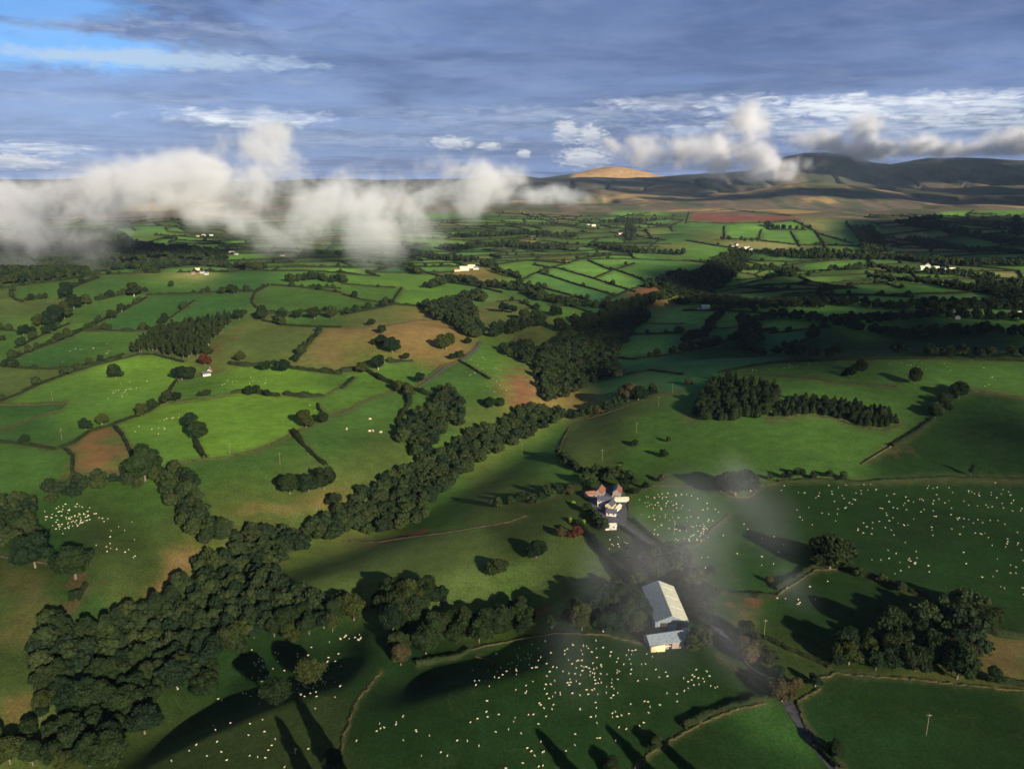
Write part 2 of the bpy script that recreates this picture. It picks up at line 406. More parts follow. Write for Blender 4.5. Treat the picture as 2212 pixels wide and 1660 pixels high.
for k, s in [('l', '0,1430 150,1350 350,1275 540,1235'), ('h', '0,1395 150,1320 350,1245 520,1215'), ('l', '300,10 180,120 80,215'), ('h', '210,515 400,540 590,550'), ('l', '590,550 720,460 860,372 1000,365'), ('h', '600,500 720,430 850,345'),
    ('h', '1000,355 1150,395 1350,460 1500,520 1750,620'), ('l', '890,1072 1000,1042 1400,1072 2212,1155'), ('l', '890,1140 740,1222'), ('t', '310,895 430,1000 560,1110'), ('h', '540,815 700,895 860,955 950,1000'),
    ('l', '740,1225 800,1390 900,1540 1050,1659'), ('h', '850,1500 950,1600 1000,1659'), ('w', '1950,760 2080,800 2212,810'), ('h', '2000,1085 2212,1120'), ('h', '80,215 0,230'), ('t', '210,930 400,1050 540,1180')]:
    hg(k, T(2, 2, s))
for k, s in [('h', '30,1440 280,1450 520,1445 700,1430'), ('h', '270,1450 270,1550 500,1556'), ('h', '510,1490 490,1560'), ('h', '700,1500 760,1600'), ('w', '540,1450 560,1490 800,1492'), ('h', '720,1430 860,1500 930,1610'),
    ('h', '860,1510 1100,1580'), ('h', '500,1560 760,1590 950,1590 1150,1600'), ('h', '20,1560 260,1600 560,1640'), ('w', '1060,1450 1150,1550 1260,1640'), ('w', '1330,1600 1500,1590 1620,1620'), ('w', '1440,1450 1700,1500 2000,1560 2212,1590'),
    ('h', '1840,1380 2000,1400 2160,1410'), ('h', '2165,1400 2165,1540'), ('h', '1800,1460 2160,1450'), ('h', '1850,1400 1940,1300 1990,1270'), ('h', '20,1450 40,1380 300,1360 700,1400')]:
    hg(k, T(2, 0, s))
for k, s in [('h', '1000,1380 1180,1390 1400,1450 1600,1480'), ('h', '1300,1400 1500,1430 1620,1450'), ('w', '780,1540 1000,1510 1200,1520'), ('h', '800,1480 950,1490 1100,1450 1300,1480'), ('w', '1700,1460 1900,1450 2080,1420 2212,1430'),
    ('h', '1780,1440 1840,1400 2000,1380'), ('h', '1690,1540 1880,1530 2100,1560'), ('h', '2000,1600 2070,1550'), ('h', '1090,1550 1300,1540 1480,1520'), ('h', '1420,1510 1640,1510')]:
    hg(k, T(1, 0, s))
hg('h', S('300,530 360,512 470,505 560,512')); hg('h', S('290,535 420,545 560,540')); hg('w', S('280,560 330,548 470,552'))

# fields beyond the traced ones: an irregular quilt laid out on the ground
LAT = []
def lattice():
    ang = rad(14); ca, sa = math.cos(ang), math.sin(ang); pts = {}
    nx, ny = 46, 38; dx, dy = 122, 108
    for i in range(nx):
        for j in range(ny):
            a = (i - nx / 2) * dx + rnd.uniform(-45, 45) + (j % 2) * 50; b = j * dy * (1 + j * .012) + rnd.uniform(-22, 22) + 25 * math.sin(i * .7)
            pts[i, j] = (a * ca - b * sa * .3, 1250 + a * sa * .6 + b * ca)
    X = np.array([pts[i, j][0] for i in range(nx) for j in range(ny)]); Y = np.array([pts[i, j][1] for i in range(nx) for j in range(ny)])
    Z = height(X, Y); U, Vv = project(X, Y, Z)
    def ok(i, j):
        k = i * ny + j; u, v = U[k], Vv[k]
        if Y[k] < 900 or Y[k] > 4300 or u < -80 or u > 2300: return False
        if v > 652 or v < 462: return False
        if u < 1075 and v > 598: return False
        if 1075 < u < 1460 and 568 < v < 660: return False
        if 1480 < u < 1865 and 462 < v < 556: return False
        if u < 330 and v > 500: return False
        if v < 470 and u < 1000: return False
        return True
    for j in range(ny):
        run = []
        for i in range(nx):
            if ok(i, j) and rnd.random() < .93: run.append(pts[i, j])
            else:
                if len(run) > 1: LAT.append(run)
                run = []
            if len(run) >= rnd.choice([3, 4, 5]): LAT.append(run); run = [run[-1]]
        if len(run) > 1: LAT.append(run)
    for i in range(nx):
        for j in range(ny - 1):
            if ok(i, j) and ok(i, j + 1) and rnd.random() < .62: LAT.append([pts[i, j], pts[i, j + 1]])
lattice()
def lat_world(P):
    Q = []
    for a, b in zip(P[:-1], P[1:]):
        n = max(2, int(math.hypot(b[0] - a[0], b[1] - a[1]) / 18))
        bow = rnd.uniform(-6, 6)
        for k in range(n + (b is P[-1])):
            t = k / n; o = bow * math.sin(math.pi * t)
            Q.append((a[0] + (b[0] - a[0]) * t, a[1] + (b[1] - a[1]) * t + o))
    Q = np.array(Q); return np.column_stack([Q, height(Q[:, 0], Q[:, 1])])

# clean near-to-far world polylines
HW = []
for k, P in HG:
    W = wpoly(P, 5)
    keep = np.hypot(W[:, 0], W[:, 1]) < 5200
    W = W[keep]
    if len(W) < 2: continue
    # a jump behind a brow ends the piece
    seg = [W[0]]; best = []
    for p, q in zip(W[:-1], W[1:]):
        r = math.hypot(q[0], q[1])
        if math.hypot(q[0] - p[0], q[1] - p[1]) > max(25, .12 * r):
            if len(seg) > len(best): best = seg
            seg = []
        seg.append(q)
    if len(seg) > len(best): best = seg
    if len(best) > 1: HW.append((k, np.array(best), P))
for P in LAT:
    W = lat_world(P); HW.append((rnd.choice('hhw'), W, None))

# ------------------------------------------------------------------ the ground sheet
r_rows = np.unique(np.round(np.concatenate([[.5, 20, 50, 80], H / np.tan(np.linspace(rad(60), rad(1.1), 760)), np.geomspace(700, 13500, 330), np.geomspace(14000, 20000, 8)]), 2))
az = np.concatenate([np.linspace(-180, -39, 30)[:-1], np.linspace(-39, 39, 960), np.linspace(39, 180, 30)[1:]])
az = np.radians(az)
nr, na = len(r_rows), len(az)
GX = r_rows[:, None] * np.sin(az)[None]; GY = r_rows[:, None] * np.cos(az)[None]
GZ = height(GX, GY)
GU, GV = project(GX, GY, GZ)

# field map: hedges are barriers, seeds spread between them
s2 = 2
bx, by = GX[::s2, ::s2], GY[::s2, ::s2]; br, ba = bx.shape
bar = np.ones((br, ba), np.float32)
rr = r_rows[::s2]; aa = az[::s2]
for k, W, P in HW:
    W2 = W[:, :2]
    n = np.maximum(1, (np.hypot(*(W2[1:] - W2[:-1]).T) / np.maximum(.7, np.hypot(*W2[1:].T) / 900)).astype(int))
    for a, b, m in zip(W2[:-1], W2[1:], n):
        t = np.linspace(0, 1, m + 1)[:, None]; q = a + (b - a) * t
        ri = np.clip(np.searchsorted(rr, np.hypot(q[:, 0], q[:, 1])), 0, br - 1); ai = np.clip(np.searchsorted(aa, np.arctan2(q[:, 0], q[:, 1])), 0, ba - 1)
        bar[ri, ai] = 60
        bar[np.maximum(ri - 1, 0), ai] = 60
PAL = {'n': (.036, .090, .018), 'P': (.098, .142, .034), 'B': (.155, .285, .030), 'b': (.105, .205, .028), 'M': (.068, .138, .024), 'm': (.048, .122, .025), 'D': (.018, .046, .010), 'd': (.013, .036, .009), 'O': (.125, .150, .034), 'o': (.095, .130, .030),
       'T': (.235, .165, .050), 'R': (.200, .085, .038), 'Y': (.34, .31, .10), 'C': (.042, .135, .042), 'c': (.105, .230, .048), 'F': (.150, .300, .050), 'W': (.030, .040, .018), 'r': (.24, .085, .05), 'S': (.046, .074, .017)}
SEEDS = []
for c, r, s in [(0, 1, 'b 250,450 M 700,280:0 M 200,240 M 700,200 b 1100,180 M 600,330 m 850,420 m 1100,250:0 m 1350,380 m 300,660 M 700,580 o 200,820 B 650,700 B 900,780 b 300,880 m 200,1010 m 250,1120:0 b 900,980 b 400,1130 M 100,1100 M 350,1180 '
      'O 620,1250 O 560,1340 B 1500,850 b 1400,860 B 1100,1050 B 1500,1050 B 1800,1000 b 2150,950 b 1000,1250 M 200,1330 M 600,1500 M 1400,1450 M 1700,1350 M 2150,1200 O 1700,480 o 1600,560 O 2100,650 T 2150,600 M 1900,300 M 2100,420 m 1450,150 b 2150,180 O 1450,650 M 900,1620 o 1900,1620 o 300,370 o 100,330 M 60,560 m 1000,400'),
    (1, 1, 'O 100,430 T 400,440 T 620,560 T 450,600 T 600,470 O 100,620 T 250,500 T 60,500 b 400,740 b 300,760 M 700,780 b 800,660 b 950,640 M 560,960 M 500,1000 b 100,850 M 200,1100 o 300,1350 o 200,1500 O 30,1600 b 650,240 b 450,230 c 820,220 M 150,230 '
      'c 1250,160 c 1400,230 c 1600,220 F 1550,100 F 1750,150 F 1900,90 c 1950,180 C 1600,260 C 1800,330 R 1980,260 b 1150,90 F 1100,80 O 1000,380 O 1020,440 M 1250,340 b 1450,350 b 1560,400 O 1380,540 O 1100,520 b 1000,700 O 1130,760 T 1200,860 M 900,950 o 900,1050 O 950,1080 '
      'M 1100,1400 o 1000,1500 M 1350,1250 o 1600,1250 S 1700,1150 M 2000,1200 M 2000,1400 M 2050,1600 c 2000,560 C 2000,720 c 2100,470 F 2100,400 M 640,1600'),
    (2, 1, 'F 100,380 c 80,460 C 80,560 F 350,420 c 300,400 F 700,380 F 1200,380 C 700,500 D 1500,470 D 1700,600 D 900,600 C 100,680 D 300,650 M 500,740 M 800,740 M 1700,740 M 2000,820 M 1300,780 M 600,830 M 1200,920 M 800,900 M 400,1200 M 1000,1200 D 1900,1000 D 1700,1200 D 1500,1350 M 300,1350 '
      'D 1000,1600 D 1500,1560 D 2000,1560 m 80,1600 F 600,160 F 900,150 F 1250,220 c 1200,260 D 600,240 F 1700,310 c 1500,150 c 1900,250'),
    (0, 2, 'S 600,80 n 400,80 S 900,300 o 1100,330 o 750,500 n 550,600 S 200,450 o 100,600 S 100,900 o 60,1250 S 100,1050 D 1500,1150 S 1300,1500 S 1700,1400 D 2100,1300 D 1600,1050 O 1450,80 O 1600,60 S 2100,1300'),
    (1, 2, 'P 500,300 P 200,350 P 900,450 P 1300,500 P 1400,300 D 800,1000 D 300,1200 D 1000,1400 D 1600,1000 D 1900,1300 D 500,1500 d 500,1100 S 1800,200 S 1850,300 m 2150,150 D 2150,1620 M 1100,700 D 60,1100 D 50,1000 S 1300,20 S 1150,70'),
    (2, 2, 'm 50,60 n 350,250 n 300,400 D 1200,200 D 1800,300 D 2100,600 D 500,50 D 900,500 n 450,620 S 400,700 D 750,750 S 700,850 S 650,950 D 1300,1250 D 2000,1300 D 1600,1600 D 1100,1400 D 400,1500 D 200,1600 m 500,1400 O 2000,900 O 2100,1000 D 100,1000 D 300,1150'),
    (2, 0, 'r 280,1418 c 150,1470 F 380,1480 F 380,1520 F 620,1470 F 700,1560 F 600,1530 Y 630,1590 F 850,1550 c 1000,1500 Y 930,1520 b 1000,1560 F 1050,1600 O 1400,1560 Y 1450,1620 C 1900,1420 C 2000,1500 C 2190,1480 O 150,1520 F 100,1600 F 100,1640 M 1200,1430 O 1350,1500 D 1700,1580 D 1900,1620'),
    (1, 0, 'F 1000,1420 b 1150,1420 b 1000,1500 O 1500,1490 F 1250,1530 O 1450,1570 F 1780,1560 F 2000,1540 Y 2030,1530 F 2100,1580 F 1980,1400 F 1500,1430 F 700,1580 b 950,1460 F 1950,1470 c 1700,1600')]:
    it = s.replace(':0', '').split()
    for k, p in zip(it[::2], it[1::2]): SEEDS.append((k, T(c, r, p)[0]))
for k, p in [('F', '420,522'), ('b', '350,530'), ('F', '480,540'), ('F', '650,480'), ('b', '800,500'), ('O', '620,440'), ('F', '500,560')]: SEEDS.append((k, S(p)[0]))
sw = ground([p[1][0] for p in SEEDS], [p[1][1] for p in SEEDS])
seeds = [(k[0], w) for k, w in zip(SEEDS, sw)]
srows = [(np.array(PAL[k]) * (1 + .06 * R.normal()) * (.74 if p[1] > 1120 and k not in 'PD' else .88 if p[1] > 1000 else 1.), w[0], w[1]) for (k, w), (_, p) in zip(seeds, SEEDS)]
for n in range(760):       # further fields of their own greens
    u = rnd.uniform(300, 2300); v = rnd.uniform(466, 640)
    if (u < 1075 and v > 590) or (1075 < u < 1460 and v > 568) or (1480 < u < 1865 and v < 556): continue
    w = ground(u, v)[0]; k = rnd.choice('FFFccCMbOoYFcmT') if rnd.random() < .9 else 'M'
    if k in 'YT' and rnd.random() < .5: k = 'o'
    srows.append((np.array(PAL[k]) * rnd.uniform(.8, 1.15), w[0], w[1]))
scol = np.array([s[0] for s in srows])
lab = np.full((br, ba), -1, np.int32); dist = np.full((br, ba), 1e9, np.float32)
for n, (c, x, y) in enumerate(srows):
    ri = min(br - 1, int(np.searchsorted(rr, math.hypot(x, y)))); ai = min(ba - 1, int(np.searchsorted(aa, math.atan2(x, y))))
    lab[ri, ai] = n; dist[ri, ai] = 0
for it in range(260):
    ch = False
    for sh, ax in ((1, 0), (-1, 0), (1, 1), (-1, 1)):
        d2 = np.roll(dist, sh, ax); l2 = np.roll(lab, sh, ax)
        if ax == 0: d2[0 if sh == 1 else -1] = 1e9
        else: d2[:, 0 if sh == 1 else -1] = 1e9
        d2 = d2 + bar * (1.0 if ax else .9)
        mk = d2 < dist - .01
        if mk.any():
            ch = True; dist[mk] = d2[mk]; lab[mk] = l2[mk]
    if not ch: break
lab[lab < 0] = 0
I = np.minimum((np.arange(nr) + 0) // s2, br - 1); J = np.minimum(np.arange(na) // s2, ba - 1)
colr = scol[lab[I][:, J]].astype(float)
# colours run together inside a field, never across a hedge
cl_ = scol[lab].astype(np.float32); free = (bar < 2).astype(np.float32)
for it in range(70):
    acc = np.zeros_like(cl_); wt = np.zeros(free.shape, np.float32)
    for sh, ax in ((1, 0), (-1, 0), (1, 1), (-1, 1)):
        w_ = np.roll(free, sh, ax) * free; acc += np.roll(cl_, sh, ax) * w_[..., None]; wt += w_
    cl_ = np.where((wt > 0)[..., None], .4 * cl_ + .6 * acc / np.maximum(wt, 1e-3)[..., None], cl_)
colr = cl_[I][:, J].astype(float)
# strip of rough growth along every boundary
def blur(a):
    a = (np.roll(a, 1, 0) + 2 * a + np.roll(a, -1, 0)) / 4; return (np.roll(a, 1, 1) + 2 * a + np.roll(a, -1, 1)) / 4
edge = blur((bar > 2).astype(np.float32))[I][:, J]
wob = fbm(GX / 35, GY / 35, 77, 3)
# soft merge of neighbouring colours
for _ in range(2):
    for q in range(3): colr[..., q] = blur(colr[..., q])
rough_c = np.array([.085, .085, .032])
colr = colr + (rough_c - colr) * (np.clip(edge * 1.1, 0, .75) * (.35 + .8 * wob))[..., None]
# rough patches of ground with their own colour: sheet polygon, colour, softness
def patch(P, c, amt=1., seed=0, sc_=25., thr=.25):
    W = wpoly(P + [P[0]], 8)
    pad = 30
    bx0, bx1, by0, by1 = W[:, 0].min() - pad, W[:, 0].max() + pad, W[:, 1].min() - pad, W[:, 1].max() + pad
    mk = (GX > bx0) & (GX < bx1) & (GY > by0) & (GY < by1)
    x, y = GX[mk], GY[mk]
    ins = inpoly(x, y, W[:, :2]); d = polydist(x, y, W[:, :2])
    scale = np.hypot(W[:, 0].mean(), W[:, 1].mean()) * .012
    k = np.clip(.5 + np.where(ins, d, -d) / scale * .5 + (fbm(x / sc_, y / sc_, seed, 4) - .5) * 2.2 - thr, 0, 1) * amt
    cc = colr[mk]; colr[mk] = cc + (np.array(c) - cc) * k[:, None]
patch(T(0, 1, '720,1110 600,1150 430,1250 475,1290 475,1405 700,1415 820,1425 840,1310 815,1220 690,1200'), (.24, .12, .045), .85, 3)
patch(T(0, 1, '640,1200 780,1220 820,1300 700,1330 640,1260'), (.085, .10, .035), .8, 8)
patch(T(0, 1, '1380,600 1500,490 1560,440 1500,540 1400,640'), (.16, .07, .035), .9, 4, 12)
patch(T(1, 1, '1080,830 1170,740 1250,840 1300,900 1220,1000 1110,1020 1070,900'), (.20, .10, .045), 1, 5, 12)
patch(T(1, 1, '280,450 560,400 700,470 810,560 600,640 440,650 250,560'), (.27, .175, .055), .9, 6)
patch(T(1, 1, '880,350 1000,320 920,400 900,470'), (.21, .15, .05), .8, 7)
patch(T(0, 1, '2090,480 2212,470 2212,700 1950,700 1980,600'), (.20, .145, .05), .8, 9)
patch(T(0, 1, '1900,1620 1700,1620 1600,1659 2212,1659 2100,1500'), (.20, .13, .045), .7, 10)
patch(T(1, 1, '0,1520 100,1540 200,1500 250,1560 100,1620 0,1659'), (.17, .09, .04), .9, 12, 12)
patch(T(0, 2, '1250,180 1350,260 1240,400 1050,560 1010,640 850,640 1000,420 1050,260'), (.19, .12, .045), .8, 13)
patch(T(0, 2, '500,430 600,440 560,520 490,560 470,720 440,720 470,560'), (.13, .055, .035), 1, 14, 8, .1)
patch(T(0, 2, '0,330 380,420 400,620 250,820 0,820'), (.115, .105, .032), .6, 15)
patch(T(0, 2, '0,1180 200,1200 180,1380 0,1430'), (.15, .10, .035), .7, 16)
patch(T(1, 2, '220,215 330,150 500,125 480,150 330,180'), (.24, .07, .04), 1, 17, 8, .0)
patch(T(1, 2, '1080,600 1200,640 1340,630 1240,665 1120,650'), (.20, .10, .05), .9, 18, 8, .1)
patch(T(2, 2, '350,545 470,550 460,610 400,600'), (.22, .08, .045), .9, 19, 8, .1)
patch(T(2, 2, '250,560 500,620 520,800 360,780'), (.15, .12, .045), .6, 20)
patch(T(2, 2, '1900,800 2230,840 2230,1110 1990,1090 1880,950'), (.15, .115, .04), 1, 21, 20, .0)
patch(T(2, 1, '0,1080 60,980 100,1090'), (.1, .1, .04), .5, 22)
patch(T(2, 1, '1300,1230 1420,1230 1440,1260 1330,1260'), (.13, .08, .04), .8, 23, 8)
patch(T(1, 1, '1150,1560 1250,1530 1260,1570 1180,1600'), (.16, .08, .04), .8, 24, 8)
patch(T(1, 1, '1400,820 1560,770 1700,790 1560,830'), (.15, .085, .045), 1, 25, 12)
patch(T(1, 1, '2000,700 1500,1100 1700,1080 2212,980 2212,900'), (.085, .095, .035), .4, 26)
# moor
bU = [-2000, 300, 560, 700, 1040, 1160, 1300, 1330, 1500, 1700, 1800, 1900, 1970, 2040, 2080, 2211, 3500]
bV = [470, 478, 474, 470, 458, 464, 468, 457, 459, 465, 474, 482, 476, 458, 452, 452, 452]
mo = sm(-6, 4, np.interp(GU, bU, bV) - GV - 8 * (fbm(GX / 500, GY / 500, 44, 2) - .5) - 0) * sm(3000, 3500, GY)
n1 = fbm(GX / 500, GY / 260, 51, 5); n2 = fbm(GX / 160, GY / 500, 61, 4); n3 = fbm(GX / 90, GY / 90, 71, 3)
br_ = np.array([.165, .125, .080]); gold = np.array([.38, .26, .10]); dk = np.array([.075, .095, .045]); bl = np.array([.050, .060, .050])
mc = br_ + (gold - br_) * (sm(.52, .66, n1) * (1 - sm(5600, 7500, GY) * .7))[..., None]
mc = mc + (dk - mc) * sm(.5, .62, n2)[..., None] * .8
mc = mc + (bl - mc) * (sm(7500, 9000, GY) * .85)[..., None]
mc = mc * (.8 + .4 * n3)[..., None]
lit = sm(10800, 11600, GY) * sm(1225, 1245, GU) * (1 - sm(1430, 1450, GU))  # sunlit gold of the far top, painted into the ground colour
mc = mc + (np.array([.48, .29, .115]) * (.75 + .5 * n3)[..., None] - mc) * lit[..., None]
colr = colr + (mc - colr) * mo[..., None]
colr *= (.9 + .2 * fbm(GX / 60, GY / 60, 91, 3))[..., None]
colr = np.clip(colr, .005, .8)
ii = np.arange(nr * na).reshape(nr, na)
F = np.stack([ii[:-1, :-1], ii[1:, :-1], ii[1:, 1:], ii[:-1, 1:]], -1).reshape(-1, 4)[:, ::-1]
go = mesh_obj('ground', np.stack([GX, GY, GZ], -1).reshape(-1, 3), F, M['ground'], smooth=True)
ca_ = go.data.color_attributes.new('field', 'FLOAT_COLOR', 'POINT')
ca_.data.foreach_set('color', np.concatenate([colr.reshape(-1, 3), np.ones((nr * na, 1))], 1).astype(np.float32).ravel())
tag(go, 'green patchwork pastures, brown moor and far mountains as one land surface', 'ground', kind='structure')

# ------------------------------------------------------------------ labels from landmarks
LM = [('the white farmhouse group', 1300, 1085), ('the long grey barn', 1435, 1300), ('the conifer plantation', 1580, 870), ('the bright yellow-green pasture', 500, 930), ('the tan hillside field', 880, 700),
      ('the rust brown patch', 215, 975), ('the white cottage below the strip wood', 447, 805), ('the lone dark tree in the bright left pasture', 250, 803), ('the two lone trees of the olive pasture', 1110, 1200),
      ('the big lower left wood', 350, 1400), ('the flock pasture at the bottom', 1200, 1500), ('the dark lower right pasture', 1950, 1550), ('the lower right wood', 1950, 1390), ('the flock pasture on the right', 1950, 1150),
      ('the wooded gorge', 1280, 740), ('the brow of the right hill', 1850, 780), ('the tree clump in the steep left field', 680, 1040), ('the hill farm on the left brow', 433, 588), ('the cream farm beyond the tan field', 1010, 583),
      ('the red ploughed field', 1570, 473), ('the village under the moor', 1610, 538), ('the white house among dark trees', 2005, 580), ('the hamlet at the right edge', 2090, 685), ('the curved wall field', 1230, 970),
      ('the left edge flock', 165, 1125), ('the lone oak of the right flock pasture', 1790, 1195), ('the lane below the barn', 1700, 1480), ('the low cloud', 600, 560), ('the foot of the moor', 1300, 465), ('the dark valley woods', 1950, 520), ('the striped long fields', 1290, 600)]
used = {}
def place_words(u, v):
    best = min(LM, key=lambda l: (l[1] - u) ** 2 + ((l[2] - v) * (1.6 if v > 700 else 3)) ** 2)
    dx, dy = u - best[1], v - best[2]
    if math.hypot(dx, dy) < 28: w = 'beside'
    elif abs(dx) > abs(dy) * 1.5: w = 'right of' if dx > 0 else 'left of'
    elif abs(dy) > abs(dx) * 1.5: w = 'below' if dy > 0 else 'beyond'
    else: w = ('right below' if dx > 0 else 'left below') if dy > 0 else ('right beyond' if dx > 0 else 'left beyond')
    return w + ' ' + best[0]
ORD = ['', 'second ', 'third ', 'fourth ', 'fifth ', 'sixth ', 'seventh ', 'eighth ', 'ninth ', 'tenth ', 'eleventh ', 'twelfth ', 'thirteenth ', 'fourteenth ', 'fifteenth ', 'sixteenth ', 'seventeenth ', 'eighteenth ', 'nineteenth ', 'twentieth ']
def uniq(lb):
    n = used.get(lb, 0); used[lb] = n + 1
    return (ORD[min(n, 19)] + lb) if n else lb

# ------------------------------------------------------------------ hedges, walls and banks
def resample(W, step):
    d = np.concatenate([[0], np.cumsum(np.hypot(*(W[1:, :2] - W[:-1, :2]).T))])
    if d[-1] < step * 1.5: step = d[-1] / 2
    n = max(2, int(d[-1] / step)); t = np.linspace(0, d[-1], n + 1)
    return np.column_stack([np.interp(t, d, W[:, 0]), np.interp(t, d, W[:, 1])]), d[-1]
def hedge_geo(k, W, rg):
    dist_ = np.hypot(W[:, 0].mean(), W[:, 1].mean())
    hh, ww = {'t': (.9, .9), 'l': (.55, .9), 'h': (2.1, 2.0), 'w': (2.9, 2.9)}[k]
    if dist_ > 1300 and k in 'hw': hh *= 1.3; ww *= 1.2
    C, L = resample(W, max(1.6, dist_ * .0035))
    n = len(C)
    tan = np.gradient(C, axis=0); tan /= np.linalg.norm(tan, axis=1, keepdims=True) + 1e-9
    nor = np.stack([-tan[:, 1], tan[:, 0]], 1)
    C = C + nor * (rg.normal(0, .3, (n, 1)) if k != 't' else 0)
    sd = rg.integers(0, 9999)
    s = np.arange(n) * L / n
    bump = .55 + .9 * fbm(s / (9. if k != 'w' else 11.), s * 0 + sd, 5, 3)
    if k == 'w': bump = np.maximum(.35, (bump - .95) * 2.6 + 1.0)
    hz = hh * bump; wz = ww * (.6 + .5 * bump)
    base = height(C[:, 0], C[:, 1])
    prof = [(-.5, -.4), (-.52, .45), (-.25, .92), (.25, .95), (.5, .5), (.5, -.4)]
    V = []
    for (a, b) in prof:
        j = 1 + rg.normal(0, .1, n)
        V.append(np.column_stack([C + nor * (wz * a * j)[:, None], base + np.where(b > 0, b * hz * (1 + rg.normal(0, .08, n)), b)]))
    V = np.stack(V, 1).reshape(-1, 3); m = len(prof)
    i = np.arange(n - 1)[:, None] * m; j = np.arange(m - 1)[None]
    F = np.stack([i + j, i + j + 1, i + m + j + 1, i + m + j], -1).reshape(-1, 4)
    parts = [(V, F)]
    if k in 'hwl':
        q = max(.55, dist_ / 800)
        nq = int(min(9000, L * (2 * hh + ww) * (.8 if k != 'l' else .5) / (q * q)))
        if nq > 3:
            ix = rg.uniform(0, n - 1.001, nq); i0 = ix.astype(int); f = (ix - i0)[:, None]
            c = C[i0] * (1 - f) + C[i0 + 1] * f; nn = nor[i0]
            th = rg.uniform(-.15, math.pi + .15, nq); rr_ = rg.uniform(.82, 1.12, nq)
            lat = np.cos(th) * wz[i0] * (.52 if k != 'l' else .8) * rr_; up = np.clip(np.sin(th), 0, 1) ** .6 * hz[i0] * rr_
            P3 = np.column_stack([c + nn * lat[:, None], base[i0] + up])
            N3 = np.column_stack([nn * np.cos(th)[:, None], np.sin(th)])
            parts.append(leafquads(P3, N3, q, rg))
    return join(parts)
HD = []
for k, W, P in HW:
    c = W[len(W) // 2]; u, v = project(c[0], c[1], c[2]); HD.append((math.hypot(c[0], c[1]), k, W, float(u), float(v)))
HD.sort(key=lambda t: t[0])
NAME = {'t': ('stone_wall', 'wall', ['field wall']), 'l': ('field_bank', 'bank', ['pale bank']), 'h': ('hedge', 'hedge', ['clipped hedge']), 'w': ('bushy_hedge', 'hedge', ['bushy hedge'])}
GRP = {'t': 'field walls', 'l': 'pale field banks', 'h': 'clipped hedges between the fields', 'w': 'overgrown hedges between the fields'}
rest = []
for n, (d, k, W, u, v) in enumerate(HD):
    g = hedge_geo(k, W, np.random.default_rng(100 + n))
    if n >= 285: rest.append(g); continue
    nm, cat, ad = NAME[k]
    L = np.hypot(*(W[-1, :2] - W[0, :2])); dirw = abs(W[-1, 0] - W[0, 0]) > abs(W[-1, 1] - W[0, 1])
    lb = ('long ' if L > 130 else 'short ') + ad[0] + (' crossing ' if dirw else ' receding ') + place_words(u, v)
    o = mesh_obj(nm, g[0], g[1], M['hedge'] if k in 'hw' else M['wall'])
    tag(o, uniq(lb), cat, GRP[k])
if rest:
    V, F = join(rest); tag(mesh_obj('hedgerows', V, F, M['hedge']), 'thin dark net of distant hedgerows over the far fields', 'hedgerows', kind='stuff')

# ------------------------------------------------------------------ trees
rgt = np.random.default_rng(5)
TREE = []      # (dist, kind, x, y, z, radius, label, group, leaf material, isolated)
def add_tree(x, y, r, label, group, kind='round', iso=False, m='leaf', zz=0):
    TREE.append([math.hypot(x, y), kind, float(x), float(y), 0.0, r, label, group, m, iso])
def tree_at(u, v, wpx, label, kind='round', m='leaf', iso=True, group='scattered field trees'):
    """u,v: crown centre in the photograph, wpx its width; it stands on the ground below"""
    w = ground(u, v + wpx * .42)[0]; d = math.hypot(w[0], w[1])
    slant = math.hypot(d, H); r = wpx * .56 / FPX * slant
    add_tree(w[0], w[1], r, label, group, kind, iso, m)
    return w, r
def wood(P, spacing, rmin, rmax, label, group, kind='round', m='leaf', drop=0., tall=1.):
    W = wpoly(P + [P[0]], 10)[:, :2]
    x0, y0 = W.min(0); x1, y1 = W.max(0)
    cand = []; j = 0; y = y0
    while y < y1:
        x = x0 + (j % 2) * spacing * .5
        while x < x1:
            a = x + rnd.uniform(-.34, .34) * spacing; b = y + rnd.uniform(-.34, .34) * spacing
            cand.append((a, b))
            x += spacing
        y += spacing * .87; j += 1
    cand = np.array(cand); ok_ = inpoly(cand[:, 0], cand[:, 1], W)
    for a, b in cand[ok_]:
        if rnd.random() > drop: add_tree(a, b, rnd.uniform(rmin, rmax), label, group, kind, False, m)
def belt(P, width, spacing, rmin, rmax, label, group, kind='round', m='leaf', drop=0.):
    W = wpoly(P, 6)[:, :2]; k_ = max(1., np.hypot(W[:, 0], W[:, 1]).mean() * .0065 / spacing) if not label else 1.
    spacing *= k_; rmin *= k_ ** .7; rmax *= k_ ** .7
    C, L = resample(W, spacing)
    tan = np.gradient(C, axis=0); tan /= np.linalg.norm(tan, axis=1, keepdims=True) + 1e-9
    rows = max(1, int(width / spacing))
    for c, t in zip(C, tan):
        for q in range(rows):
            if rnd.random() < drop: continue
            o = (q - (rows - 1) / 2) * spacing + rnd.uniform(-.3, .3) * spacing
            add_tree(c[0] - t[1] * o + rnd.uniform(-1, 1), c[1] + t[0] * o, rnd.uniform(rmin, rmax), label, group, kind, False, m)

